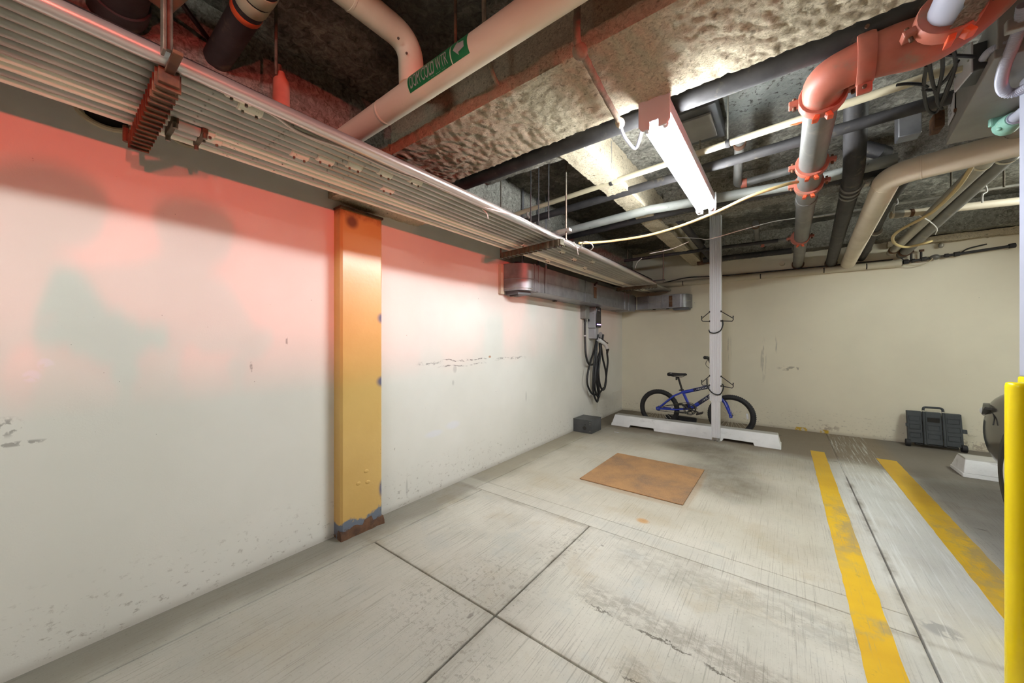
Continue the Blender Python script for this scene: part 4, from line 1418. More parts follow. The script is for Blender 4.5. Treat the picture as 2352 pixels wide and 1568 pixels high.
# switch box
t = thing('switch_box', 'grey switch box with white toggle plate beside the grey enclosure', 'switch', pz(2215, 180, 2.2))
pA, pB = pz(2196, 212, 2.155), pz(2236, 165, 2.155)
e = pB - pA
nrm = Vector((e.y, -e.x, 0)).normalized()
if nrm.x > 0:
    nrm = -nrm
G().prism([pA, pB, pB + Vector((0, 0, .115)), pA + Vector((0, 0, .115))], nrm * .006).build('cover_plate', M['plate_white'], t, 0, .002)
cc = (pA + pB) / 2 + Vector((0, 0, .055))
G().prism([pA + e * .06 + Vector((0, 0, .006)), pB - e * .06 + Vector((0, 0, .006)), pB - e * .06 + Vector((0, 0, .108)), pA + e * .06 + Vector((0, 0, .108))], -nrm * .12).build('back_box', M['box_dark'], t, 0, .004)
G().obox(cc + nrm * .02, nrm * .016, e.normalized() * .006, (0, 0, .011)).build('toggle', M['pvc'], t, 0, .002)
for s in (-.38, .38):
    G().cyl(cc + e * s, cc + e * s + nrm * .009, .004, 8).build('screw', M['steel'], t)


def flex(name, pts, r, label, mat='white_post'):
    """ribbed flexible conduit"""
    pts = [Vector(p) for p in bez(pts, 10)]
    L = [0]
    for i in range(1, len(pts)):
        L.append(L[-1] + (pts[i] - pts[i - 1]).length)
    n = int(L[-1] / .006)
    out, rs = [], []
    j = 0
    for k in range(n * 2 + 1):
        s = L[-1] * k / (n * 2)
        while j < len(L) - 2 and L[j + 1] < s:
            j += 1
        u = (s - L[j]) / max(1e-9, L[j + 1] - L[j])
        out.append(pts[j].lerp(pts[j + 1], u))
        rs.append(r * (1.0 if k % 2 else .88))
    return single(name, G().tube(out, rs, 12), M[mat], label, 'conduit')


flex('flexible_conduit', [pz(2352, 10, 2.2), pz(2343, 60, 2.17), pz(2325, 110, 2.14), pz(2308, 150, 2.12), pz(2300, 190, 2.10), pz(2310, 212, 2.08), pz(2335, 212, 2.07), pz(2365, 195, 2.07)], .0165, 'thick ribbed flexible conduit looping down beside the white post')
flex('flexible_conduit', [pz(2256, 138, 2.2), pz(2272, 118, 2.19), pz(2300, 104, 2.18), pz(2345, 92, 2.18)], .012, 'thin ribbed flexible conduit entering the switch box')
single('cable_connector', G().obox(pz(2334, 57, 2.17), (.022, 0, 0), (0, .012, 0), (0, 0, .02)), M['steel'], 'square steel connector gripping the thick flexible conduit', 'connector', bevel=.004)
single('conduit_connector', ring(G(), pz(2255, 139, 2.2), (.5, -.4, 0), .018, .016, 14), M['steel'], 'round steel connector on the switch box', 'connector')
# tangle of thin black cables under the box
cols = [[(2128, 150), (2122, 200), (2130, 250), (2150, 258), (2165, 235), (2178, 205), (2190, 170)], [(2120, 205), (2145, 205), (2175, 180), (2200, 140)], [(2160, 100), (2165, 160), (2152, 225), (2163, 250)],
        [(2185, 95), (2195, 150), (2180, 190), (2160, 240)], [(2130, 110), (2140, 180), (2155, 235)], [(2060, 195), (2085, 192), (2115, 194), (2130, 200)], [(2160, 125), (2200, 128), (2240, 130)]]
nm = ['deepest looped black cable in the tangle beside the switch box', 'black cable running level into the tangle beside the switch box', 'upright black cable behind the loop beside the switch box', 'slanted black cable closest to the switch plate',
      'black cable at the side of the tangle away from the switch', 'short black cable tied to the cream plastic pipe end', 'thin black cable stretched behind the switch plate']
for c_, l_ in zip(cols, nm):
    single('cable', G().tube(bez([pz(x, y, 2.20) for x, y in c_], 7), .006, 8), M['cable'], l_, 'cable')
single('pipe_strap', G().box(tuple(pz(2085, 318, 2.42) - Vector((.05, .05, 0))), tuple(pz(2085, 318, 2.42) + Vector((.05, .05, .17)))), M['galv'], 'small square galvanized strap up in the dark bay', 'strap', bevel=.006)
single('pipe_stub', G().tube([pz(1950, 335, 2.62), pz(1985, 340, 2.47), pz(2018, 348, 2.43), pz(2032, 352, 2.43)], .045, 18), M['iron'], 'dark pipe end with a red glint up in the dark bay', 'pipe stub')
single('rust_strap', G().box(tuple(pz(2152, 300, 2.5) - Vector((.02, .06, 0))), tuple(pz(2152, 300, 2.5) + Vector((.02, .06, .10)))), M['rust'], 'rust-brown strap hanging beside the grey enclosure', 'strap', bevel=.003)

# ================================================================== LIT STRIP LAMP
M['tube'] = emit('lit fluorescent tube', (0.93, 0.97, 1.0), TUBE_W)
M['far_fill_tube'] = emit('added fill tube of the other bays', (1.0, 0.97, 0.90), FAR_FILL)
M['lamp_white'] = pm('white enamel lamp', S(214, 216, 220), S(202, 204, 208), 5, 0.4, 0, 0.02)


def strip_lamp(label, c, y0, y1, z, mt):
    t = thing('strip_lamp', label, 'lamp', (c, (y0 + y1) / 2, z), 'strip lamps under the ceiling')
    # folded channel
    g = G()
    pr = [(-.055, .115), (-.055, .055), (-.025, .032), (.025, .032), (.055, .055), (.055, .115)]
    g.prism([(c + x, y0 - .02, z + zz) for x, zz in pr], (0, y1 - y0 + .04, 0))
    g.build('housing', M['lamp_white'], t, 0, .003)
    for y, s in ((y0, -1), (y1, 1)):
        g = G()
        e = [(-.066, .118), (-.066, .0), (-.052, -.02), (-.018, -.02), (-.018, .012), (.018, .012), (.018, -.02), (.052, -.02), (.066, .0), (.066, .118)]
        g.prism([(c + x, y + s * .022, z + zz) for x, zz in e], (0, s * .012, 0))
        g.build('end_plate', M['lamp_white'], t, 0, .002)
        for sx in (-.036, .036):
            G().cyl((c + sx, y + s * .022, z), (c + sx, y - s * .012, z), .015, 12).build('lamp_holder', M['lamp_white'], t)
    for sx in (-.036, .036):
        G().cyl((c + sx, y0, z), (c + sx, y1, z), .0135, 16).build('tube', mt, t)
    for y in (y0 + .2, y1 - .2):
        G().cyl((c, y, z + .11), (c, y, 2.62), .004, 8).build('hanger', M['rod'], t)
    return t


LX = -.435
t = strip_lamp('two-tube strip lamp, switched on, hanging beyond the tan girder', LX - .012, 1.63, 2.87, 2.098, M['tube'])
g = G().tube(bez([(LX - .05, 1.62, 2.17), pz(1462, 338, 2.13), pz(1440, 322, 2.14), pz(1428, 300, 2.16), pz(1427, 285, 2.17)], 8), .008, 8)
single('flexible_conduit', g, M['white_post'], 'thin ribbed whip looping from the strip lamp to the girder', 'conduit')
# next lamp of the row, then unseen bay lamps added as fill
strip_lamp('strip lamp of the same row hanging over the camera position', LX, -1.6, -.35, 2.085, emit('lit tube of the row', (.93, 1.0, .94), TUBE_ROW))
strip_lamp('unseen strip lamp added over the dark car to light the back wall', 2.05, 3.53, 4.77, 2.2, emit('added fill tube of the next bay', (.95, 1.0, .93), BAY_FILL))
for (x, y, l_) in ((4.2, -4.2, 'unseen strip lamp added as fill in the middle of the garage'), (-.4, -5.2, 'unseen strip lamp added as fill along the painted wall'), (8.5, 3.6, 'unseen strip lamp added as fill beyond the dark car')):
    strip_lamp(l_, x, y - .62, y + .62, 2.2, M['far_fill_tube'])

# ================================================================== DUCTS
XD, ZD0, ZD1 = -1.885, 1.632, 1.886


t = thing('air_duct', 'long galvanized duct with rounded end on the painted wall', 'duct', (-2.0, 4.2, ZD0))
# plan outline: rounded nose at the near end, straight face, into the corner
nose = []
yc0, rx, ry = 2.79, abs(XD) and (abs(XW(2.7)) - abs(XD)), .17
for k in range(15):
    a = PI / 2 * k / 14
    nose.append((XW(2.62) + (XD - XW(2.62)) * math.sin(a), yc0 - ry * math.cos(a)))
outl = nose + [(XD, 3.92)] + [(XW(3.92), 3.92)]
G().prism([(x, y, ZD0) for x, y in outl], (0, 0, ZD1 - ZD0)).build('section', M['galv'], t, 30, .003)
G().prism([(XW(3.93), 3.925, ZD0 + .002), (XD - .004, 3.925, ZD0 + .002), (XD - .004, 5.72, ZD0 + .002), (XW(5.7), 5.72, ZD0 + .002)], (0, 0, ZD1 - ZD0 - .004)).build('section', M['galv'], t, 0, .003)
for yy, w_ in ((2.83, .012), (2.90, .014), (3.915, .010), (5.25, .012), (5.42, .012)):
    G().box((-2.1, yy - w_, ZD0 - .004), (XD + .006, yy + w_, ZD1 + .006)).build('joint_flange', M['galv'], t, 0, .002)
# swage line along the face and round the nose
lo = [(x + .0015, y) for x, y in nose]
G().tube([(x, y - .001, 1.742) for x, y in lo] + [(XD + .001, 3.9, 1.742)], .0035, 6).build('swage', M['galv'], t)
G().tube([(XD - .003, 3.95, 1.742), (XD - .003, 5.7, 1.742)], .0035, 6).build('swage', M['galv'], t)
G().tube([(x, y - .001, ZD0 + .02) for x, y in lo], .003, 6).build('swage', M['steel'], t)
G().box((XW(2.6), 2.585, ZD0 - .03), (-2.10, 2.635, ZD1 - .004)).build('end_flange', M['cream_paint'], t, 0, .003)
# grille box below the nose
G().prism([(-2.11, 2.66, ZD0 - .035), (-1.98, 2.69, ZD0 - .035), (-1.93, 2.83, ZD0 - .03), (-2.11, 2.86, ZD0 - .035)], (0, 0, .036)).build('drop_box', M['box_dark'], t, 0, .003)
G().box((-2.09, 2.70, ZD0 - .045), (-2.0, 2.72, ZD0 - .035)).build('drop_clip', M['iron'], t, 0, .002)
G().box((XD - .002, 4.16, 1.70), (XD + .002, 4.235, 1.84)).build('label', M['rust'], t, 0, .001)
G().tube([(XD + .004, 4.17, 1.86), (XD + .008, 4.23, 1.90)], .012, 8).build('strap', M['iron'], t)
for yy in (2.76, 3.02):
    G().box((XD - .10, yy - .010, ZD1), (XD - .085, yy + .010, 2.62)).build('hanger_strap', M['galv'], t, 0, .001)
G().box((XD + .006, 3.00, ZD0), (XD + .012, 3.03, 2.62)).build('hanger_strap', M['galv'], t, 0, .001)
for yy in (3.6, 4.4):
    G().box((XW(yy) + .01, yy - .02, ZD0 - .012), (XW(yy) + .05, yy + .02, ZD0)).build('bracket', M['iron'], t, 0, .002)
G().ball((-2.02, 2.74, ZD1 + .008), .05, .05, .022).build('debris_cap', M['iron'], t)

t = thing('air_duct', 'short galvanized duct with rounded end on the cream back wall', 'duct', (-1.5, 5.8, 1.66))
YD, Z0b, Z1b = 5.735, 1.664, 1.868
nose = []
for k in range(15):
    a = PI / 2 * k / 14
    nose.append((-1.235 + .135 * math.sin(a), YD + .205 * (1 - math.cos(a))))
outl = [(-1.90, YB), (-1.90, YD)] + nose + [(-1.10, YB)]
G().prism([(x, y, Z0b) for x, y in outl], (0, 0, Z1b - Z0b)).build('section', M['galv'], t, 30, .003)
for xx, w_ in ((-1.868, .004), (-1.69, .014), (-1.485, .014)):
    G().box((xx - w_, YD - .006, Z0b - .004), (xx + w_, YB, Z1b + .005)).build('joint_flange', M['galv'] if w_ > .01 else M['steel_light'], t, 0, .002)
G().tube([(-1.86, YD - .001, 1.768), (-1.30, YD - .001, 1.768)] + [(x, y - .001, 1.768) for x, y in nose[4:12]], .0032, 6).build('swage', M['steel'], t)
G().box((-1.385, YD - .002, 1.68), (-1.335, YD + .001, 1.85)).build('rust_patch', M['rust'], t, 0)
G().prism([(-1.34, 5.78, Z0b - .03), (-1.12, 5.80, Z0b - .03), (-1.12, 5.93, Z0b - .03), (-1.34, 5.93, Z0b - .03)], (0, 0, .031)).build('drop_box', M['box_dark'], t, 0, .003)
for xx in (-1.62, -1.42):
    G().box((xx - .02, 5.80, Z0b - .010), (xx + .02, 5.85, Z0b)).build('bracket', M['iron'], t, 0, .002)

# ================================================================== EV CHARGER
cx0 = XW(4.5)
t = thing('isolator_box', 'light grey isolator box on the wall beside the car charger', 'electrical box', (cx0 + .04, 4.4, 1.46))
G().box((cx0 - .01, 4.345, 1.462), (cx0 + .075, 4.47, 1.648)).build('body', M['box_grey'], t, 0, .006)
G().box((cx0 - .01, 4.34, 1.458), (cx0 + .004, 4.475, 1.652)).build('back_plate', M['box_dark'], t, 0, .002)
G().box((cx0 + .075, 4.37, 1.475), (cx0 + .080, 4.455, 1.625)).build('lid', M['box_grey'], t, 0, .003)
G().cyl((cx0 + .04, 4.52, 1.43), (cx0 + .04, 4.52, 1.462), .012, 10).build('gland', M['black_metal'], t)
G().box((cx0, 4.37, 1.648), (cx0 + .05, 4.42, 1.672)).build('top_gland', M['iron'], t, 0, .003)
t = thing('car_charger', 'grey wall-mounted car charger with black face and purple light bar', 'charger', (cx0 + .06, 4.65, 1.2))
F = -2.035
g = G()
pts = []
W0, W1, H0, H1 = 4.572, 4.732, 1.342, 1.632
G().box((cx0 - .01, W0, H0), (F - .012, W1, H1)).build('body', M['chg_grey'], t, 0, .012)


def rrect(y0, y1, z0, z1, r, x, n=6):
    out = []
    for (cy, cz, a0) in ((y1 - r, z1 - r, 0), (y0 + r, z1 - r, 90), (y0 + r, z0 + r, 180), (y1 - r, z0 + r, 270)):
        for k in range(n + 1):
            a = math.radians(a0 + 90 * k / n)
            out.append(Vector((x, cy + r * math.cos(a), cz + r * math.sin(a))))
    return out


face = G().prism(rrect(W0 + .004, W1 - .004, H0 + .006, H1 - .004, .02, F - .013), (.013, 0, 0)).build('face', M['chg_black'], t, 30, .003)
G().box((F - .001, W0 + .018, 1.385), (F + .0025, W1 - .018, 1.396)).build('light_bar', M['purple'], face, 0)
v, f = text_geo('AUTEL', .028)
wx = max(a for a, b in v)
G().add([Vector((F + .0015, 4.652 + (x - wx / 2), 1.577 + y)) for x, y in v], f).build('logo', M['white_print'], face, 0)
for z in (1.59, 1.54):
    G().cyl((F - .05, W0 - .001, z), (F - .05, W0 + .003, z), .004, 8).build('screw', M['iron'], t)
g = G().prism(rrect(4.60, 4.705, 1.195, 1.345, .012, cx0 - .01), (.11, 0, 0)).build('lower_housing', M['chg_grey'], t, 30, .006)
# round cable hook with collar
hc = Vector((cx0 + .06, 4.80, 1.225))
G().cyl((cx0 - .01, 4.80, 1.225), (cx0 + .075, 4.80, 1.225), .036, 22).build('holster', M['chg_grey'], t)
ring(G(), (cx0 + .09, 4.80, 1.225), (1, 0, 0), .066, .008, 26).build('holster_collar', M['chg_grey'], t, 40)

# supply lead from isolator
xa = cx0 + .04
lead = [(xa, 4.405, 1.455), (xa, 4.400, 1.30), (xa + .01, 4.39, 1.10), (xa + .02, 4.385, .98), (xa + .03, 4.42, .88), (xa + .03, 4.50, .84), (xa + .05, 4.60, .855), (xa + .07, 4.68, .95), (xa + .08, 4.76, 1.12), (xa + .09, 4.80, 1.255)]
o = single('charging_cable', G().tube(bez(lead, 8), .014, 10), M['cable'], 'black lead dropping from the isolator box and curving up to the hook', 'cable')
G().cyl((xa, 4.405, 1.455), (xa, 4.405, 1.42), .019, 12).build('gland', M['black_metal'], o)
G().cyl((xa, 4.395, 1.24), (xa, 4.395, 1.225), .0165, 12).build('tape', M['white_print'], o)
# coiled charging cable over the hook


def P2(px, py, x=-2.08):
    q = px_(px, py, x)
    return q


paths = [
    [(1372, 768), (1366, 800), (1358, 825), (1350, 858), (1349, 880), (1354, 895), (1362, 905), (1375, 904), (1384, 893), (1387, 890)],
    [(1373, 768), (1368, 800), (1364, 840), (1362, 880), (1364, 905), (1371, 922), (1374, 915), (1374, 900), (1369, 868), (1371, 838), (1377, 815), (1379, 790)],
    [(1374, 768), (1371, 800), (1369, 830), (1366, 868), (1367, 895), (1374, 912), (1377, 905), (1375, 888), (1372, 860), (1375, 835), (1378, 810), (1377, 788)],
    [(1380, 790), (1384, 820), (1391, 852), (1392, 875), (1388, 893), (1382, 893), (1377, 878), (1375, 855), (1378, 822), (1379, 790)],
]
for i, pp in enumerate(paths):
    pts = [P2(x, y, -2.09 + .018 * i) for x, y in pp]
    single('charging_cable', G().tube(bez(pts, 7), .0135, 10), M['cable'], ['outermost wide loop of black charging cable on the charger hook', 'longest narrow loop of black charging cable reaching lowest', 'second narrow loop of black charging cable inside the longest', 'short loop of black charging cable below the white plug'][i], 'cable', 'loops of the charging cable')
# plug handle in the holster
t = thing('charging_plug', 'white charging plug with black trigger resting in the charger holster', 'plug', P2(1390, 805, -2.0))
pp = [P2(1374, 779, -2.04), P2(1381, 784, -2.02), P2(1389, 790, -2.01), P2(1394, 799, -2.005), P2(1396, 803, -2.0)]
pp = bez(pp, 6)
G().tube(pp, [.030 - .010 * k / (len(pp) - 1) for k in range(len(pp))], 16).build('handle', M['white_plastic'], t)
G().tube(bez([P2(1376, 775, -2.02), P2(1384, 779, -2.01), P2(1391, 785, -2.0), P2(1396, 788, -2.0)], 5), [.007] * 13 + [.009, .010, .008], 8).build('trigger', M['black_metal'], t)
q0, q1 = P2(1395.5, 801, -2.0), P2(1394.5, 812, -2.0)
G().tube([q0, q0.lerp(q1, .3), q0.lerp(q1, .4), q1], [.024, .024, .018, .014], 14).build('boot', M['black_metal'], t)
single('charging_cable', G().tube(bez([P2(1394.5, 811, -2.0), P2(1396, 830, -2.0), P2(1394, 850, -2.01), P2(1392, 868, -2.03), P2(1389, 888, -2.04)], 7), .0135, 10), M['cable'], 'black cable hanging straight down from the white charging plug', 'cable', 'loops of the charging cable')

# ================================================================== GREY BOX ON THE FLOOR
t = thing('steel_box', 'small grey galvanized box on the floor against the painted wall', 'box', (-2.03, 4.25, 0))
xb0, xb1 = XW(4.3) + .005, -1.905
G().box((xb0, 4.13, 0), (xb1, 4.42, .158)).build('body', M['box_dark'], t, 0, .002)
G().box((xb0 - .003, 4.125, .158), (xb1 + .004, 4.425, .166)).build('lid', M['box_dark'], t, 0, .002)
G().cyl((-2.00, 4.131, .062), (-2.00, 4.1285, .062), .026, 20).build('knockout', M['iron'], t)
G().cyl((-1.99, 4.131, .105), (-1.99, 4.1285, .105), .008, 12).build('knockout', M['iron'], t)
for x, z in ((xb1 - .02, .14), (xb1 - .02, .03), (xb1 - .02, .115)):
    G().cyl((x, 4.131, z), (x, 4.127, z), .005, 8).build('screw', M['steel'], t)


# ================================================================== WHEEL STOPS
def wheel_stop(label, x0, x1, yf, yb, h, notches):
    t = thing('wheel_stop', label, 'wheel stop', ((x0 + x1) / 2, (yf + yb) / 2, 0), 'concrete wheel stops')
    low = .030
    # sections along x: chamfered top, sloped ends
    cuts = sorted([x0, x1] + [n for ab in notches for n in ab])
    e = .05

    def sec(x, z0, z1, ins):
        a = .25 * (z0 / h)
        f = lambda z: (yf + .062 * min(1, z / (h * .93)), yb - .062 * min(1, z / (h * .93)))
        f0, f1 = f(z0), f(h * .93)
        return [Vector((x(z0), f0[0], z0)), Vector((x(z0), f0[1], z0)), Vector((x(h * .93), f1[1], h * .93)), Vector((x(h), f1[1] - .014, h)), Vector((x(h), f1[0] + .014, h)), Vector((x(h * .93), f1[0], h * .93))]
    lx = lambda z: x0 - 0 + (z / h) * e * .6
    rx_ = lambda z: x1 - (z / h) * e * .6
    n = 24
    secs = []
    for k in range(n + 1):
        u = k / n
        s = sec(lambda z: lx(z) + (rx_(z) - lx(z)) * u, low, h, 0)
        secs.append([p + Vector((0, .003 * noise.noise(p * 9), .003 * noise.noise(p * 7 + Vector((5, 0, 0))))) for p in s])
    g = G().loft(secs)
    body = g
    segs = []
    xs = [x0] + [n_ for ab in notches for n_ in ab] + [x1]
    for k in range(0, len(xs), 2):
        a, b = xs[k], xs[k + 1]
        q = .012
        body.add([(a + (q if k else 0), yf, 0), (b - (q if k + 2 < len(xs) else 0), yf, 0), (b - (q if k + 2 < len(xs) else 0), yb, 0), (a + (q if k else 0), yb, 0),
                  (a, yf + .014, low + .002), (b, yf + .014, low + .002), (b, yb - .014, low + .002), (a, yb - .014, low + .002)],
                 [(0, 3, 2, 1), (4, 5, 6, 7), (0, 1, 5, 4), (1, 2, 6, 5), (2, 3, 7, 6), (3, 0, 4, 7)])
    body.build('block', M['stop'], t, 30, .004)
    return t


t = wheel_stop('white concrete wheel stop in front of the blue bike', -1.90, -.02, 4.752, 5.014, .142, ((-1.64, -1.34), (-.555, -.27)))
t2 = wheel_stop('white concrete wheel stop beside the crate, under the dark car nose', 1.215, 3.1, 4.742, 5.05, .152, ((1.75, 2.05), (2.5, 2.8)))
G().box((1.29, 4.79, .085), (1.33, 4.792, .092)).build('leaf_stain', M['rust'], t2, 0)

# ================================================================== RUSTY PLATE, STRIPES, LITTER
g = G().box((-1.360, 2.715, .0), (-.562, 3.572, .010))
single('steel_plate', g, M['rustplate'], 'rust-brown square steel plate lying on the concrete stall floor', 'plate', bevel=.004)


def stripe(label, x0, x1, y0, y1):
    g = G()
    n = 120
    e0 = lambda y: x0 + .004 * noise.noise(Vector((y * 9, x0, 0))) + .003 * noise.noise(Vector((y * 40, x0, 3)))
    e1 = lambda y: x1 + .004 * noise.noise(Vector((y * 9, x1, 5))) + .003 * noise.noise(Vector((y * 40, x1, 7)))
    secs = []
    for k in range(n + 1):
        y = y0 + (y1 - y0) * k / n
        secs.append([Vector((e0(y), y, 0)), Vector((e1(y), y, 0)), Vector((e1(y), y, .0018)), Vector((e0(y), y, .0018))])
    g.loft(secs)
    return single('parking_stripe', g, M['stripe'], label, 'stripe', 'yellow parking stripes')


stripe('worn yellow stripe edging the empty stall with the steel plate', .226, .338, -2.5, 4.92)
stripe('duller yellow stripe passing behind the yellow post', .728, .866, -2.5, 4.98)
g = G().box((-1.72, 4.40, 0), (-1.66, 4.412, .003))
single('paper_strip', g, M['plate_white'], 'tiny white paper strip on the floor before the wheel stop', 'litter')

# ================================================================== ALUMINIUM POST WITH BIKE HOOKS
t = thing('bike_rack_post', 'floor-to-ceiling aluminium post standing before the wheel stop', 'rack', (-.628, 4.73, 0))
xa, xb, ya, yb = -.686, -.570, 4.69, 4.772


def ribbed(x0, x1, y0, y1, n, d):
    out = [(x0, y1), (x0, y0)]
    w_ = (x1 - x0) / n
    for k in range(n):
        a = x0 + w_ * k
        if k % 2 == 1:
            out += [(a, y0), (a, y0 + d), (a + w_, y0 + d), (a + w_, y0)]
    out += [(x1, y0), (x1, y1)]
    return out


G().prism([(x, y, .465) for x, y in ribbed(xa, xb, ya, yb, 11, .009)], (0, 0, 2.16)).build('upper_profile', M['alu'], t, 0, .0012)
G().prism([(x, y, .04) for x, y in ribbed(xa + .017, xb - .013, ya + .008, yb - .008, 7, .006)], (0, 0, .5)).build('lower_profile', M['alu'], t, 0, .0012)
for x in (xa + .028, xb - .024):
    G().cyl((x, ya + .03, .008), (x, ya + .03, .055), .008, 10).build('foot_bolt', M['steel'], t)
    G().tube([(x, ya + .03, 0), (x, ya + .03, .006), (x, ya + .03, .010)], [.024, .024, .012], 18).build('foot', M['steel'], t)


def hooks(zt, label):
    h = thing('bike_hook', label, 'hook', (-.628, 4.68, zt - .12), 'pairs of black bike hooks on the post')
    for s in (-1, 1):
        x0 = xa if s < 0 else xb
        yy = 4.70
        top = Vector((x0 - s * .0, yy, zt))
        out = Vector((x0 + s * (.070 if s < 0 else .120), yy - .06, zt - (.075 if s < 0 else .085)))
        low = Vector((x0, yy, zt - .11))
        G().tube([top, out], .0045, 8).build('arm', M['black_metal'], h)
        G().tube([low, Vector((out.x - s * .006, out.y, out.z - .034)), out + Vector((s * .004, 0, -.02)), out + Vector((s * .004, -.002, .018))], .0048, 8).build('cradle', M['black_metal'], h)
        G().ball(out + Vector((s * .004, 0, .02)), .007).build('tip', M['rubber'], h)
        G().obox((x0, yy, zt), (.006, 0, 0), (0, .012, 0), (0, 0, .010)).build('bracket', M['black_metal'], h, 0, .002)
        G().obox((x0, yy, zt - .11), (.006, 0, 0), (0, .012, 0), (0, 0, .010)).build('bracket', M['black_metal'], h, 0, .002)
    return h


h1 = hooks(1.50, 'upper pair of black bike hooks on the aluminium post')
h2 = hooks(.755, 'lower pair of black bike hooks on the aluminium post')
yy = 4.682
single('strap', G().tube(bez([(-.557, 4.71, 1.40), (-.552, 4.69, 1.34), (-.575, yy, 1.28), (-.63, yy - .002, 1.252), (-.68, yy, 1.262), (-.692, 4.70, 1.29)], 7), .0065, 8), M['cable'], 'black elastic strap slung round the post below the upper hooks', 'strap')
single('strap', G().tube(bez([(-.715, 4.70, .72), (-.71, 4.69, .645), (-.69, yy, .60), (-.66, yy - .002, .565), (-.62, yy - .002, .545), (-.58, yy - .002, .55), (-.555, yy, .59), (-.545, 4.69, .645), (-.562, 4.70, .67)], 7), .0065, 8), M['cable'], 'black elastic strap slung round the post below the lower hooks', 'strap')

# ================================================================== BLUE BIKE
YK = 5.055
t = thing('bike', 'small blue bike with black saddle leaning behind the aluminium post', 'bike', (-.92, YK, 0))


def wheel(hub, lab):
    hx, hz = hub
    circ = lambda r, n, y=YK: [(hx + r * math.cos(2 * PI * k / n), y, hz + r * math.sin(2 * PI * k / n)) for k in range(n)]
    w_ = G().tube(circ(.2265, 64), .0265, 14, closed=True).build('tyre', M['rubber'], t, 60)
    g = G()
    for k in range(72):
        a = 2 * PI * k / 72
        ca, sa = math.cos(a), math.sin(a)
        for s in (-1, 0, 1):
            aa = a + (0 if s else PI / 72)
            ca, sa = math.cos(aa), math.sin(aa)
            rr = .2265 + (.0262 if s == 0 else .0195)
            g.obox((hx + rr * ca, YK + s * .016, hz + rr * sa), (.003 * ca, 0, .003 * sa), (-.006 * sa, 0, .006 * ca), (0, .006, 0))
    k_ = g.build('tread', M['rubber'], w_, 0)
    k_['kind'] = 'stuff'
    rim = G().tube(circ(.203, 64), .010, 10, closed=True).build('rim', M['black_metal'], t, 60)
    g = G()
    for k in range(28):
        a = 2 * PI * k / 28
        b = a + (.9 if k % 2 else -.9) * .55
        s = .022 if k % 4 < 2 else -.022
        g.tube([(hx + .018 * math.cos(b), YK + s, hz + .018 * math.sin(b)), (hx + .200 * math.cos(a), YK, hz + .200 * math.sin(a))], .0014, 5)
    sp = g.build('spokes', M['chrome'], t, 0)
    sp['kind'] = 'stuff'
    G().cyl((hx, YK - .04, hz), (hx, YK + .04, hz), .017, 14).build('hub', M['black_metal'], t)
    G().cyl((hx, YK - .062, hz), (hx, YK + .062, hz), .006, 10).build('axle', M['steel'], t)
    G().obox((hx + .165, YK - .004, hz + .015), (.010, 0, .002), (0, .006, 0), (-.004, 0, .032)).build('reflector', M['white_print'], t, 0, .003)
    return w_


RH, FH = (-1.344, .253), (-.507, .253)
wheel(RH, 'rear')
wheel(FH, 'front')
B = lambda x, z, y=YK: Vector((x, y, z))
BB, SCL = B(-.955, .288), B(-1.050, .503)
HT, HB = B(-.680, .632), B(-.648, .520)
fr = G().tube([BB, SCL, SCL + (SCL - BB).normalized() * .02], .0165, 14).build('seat_tube', M['blue'], t)
tt = G().tube([SCL + Vector((.005, 0, -.012)), HT + Vector((.004, 0, -.022))], .0215, 18).build('top_tube', M['blue'], t)
dt = G().tube([BB + Vector((.01, 0, .01)), HB + Vector((-.004, 0, .02))], .024, 18).build('down_tube', M['blue'], t)
G().tube([HT, HB], .021, 16).build('head_tube', M['blue'], t)
for s in (-1, 1):
    y = YK + s * .050
    G().tube([BB + Vector((-.02, s * .030, 0)), B(-1.12, .262, YK + s * .042), B(RH[0], RH[1], y)], .0105, 10).build('chain_stay', M['blue'], t)
    G().tube([SCL + Vector((0, s * .018, -.01)), B(-1.15, .44, YK + s * .042), B(RH[0] + .02, RH[1] + .025, y)], .0115, 10).build('seat_stay', M['blue'], t)
    G().obox((RH[0] - .002, y, RH[1] + .002), (.026, 0, 0), (0, .003, 0), (0, 0, .021)).build('dropout', M['blue'], t, 0, .006)
    G().tube([HB + Vector((.012, s * .032, -.03)), B(-.565, .40, YK + s * .046), B(FH[0], FH[1] + .005, YK + s * .052)], [.016, .0145, .0125], 12).build('fork_blade', M['blue'], t)
    G().obox((FH[0], YK + s * .054, FH[1]), (.016, 0, .004), (0, .004, 0), (-.004, 0, .018)).build('fork_end', M['blue'], t, 0, .004)
G().obox(HB + Vector((.008, 0, -.016)), (.018, 0, -.004), (0, .045, 0), (.003, 0, .016)).build('fork_crown', M['blue'], t, 0, .008)


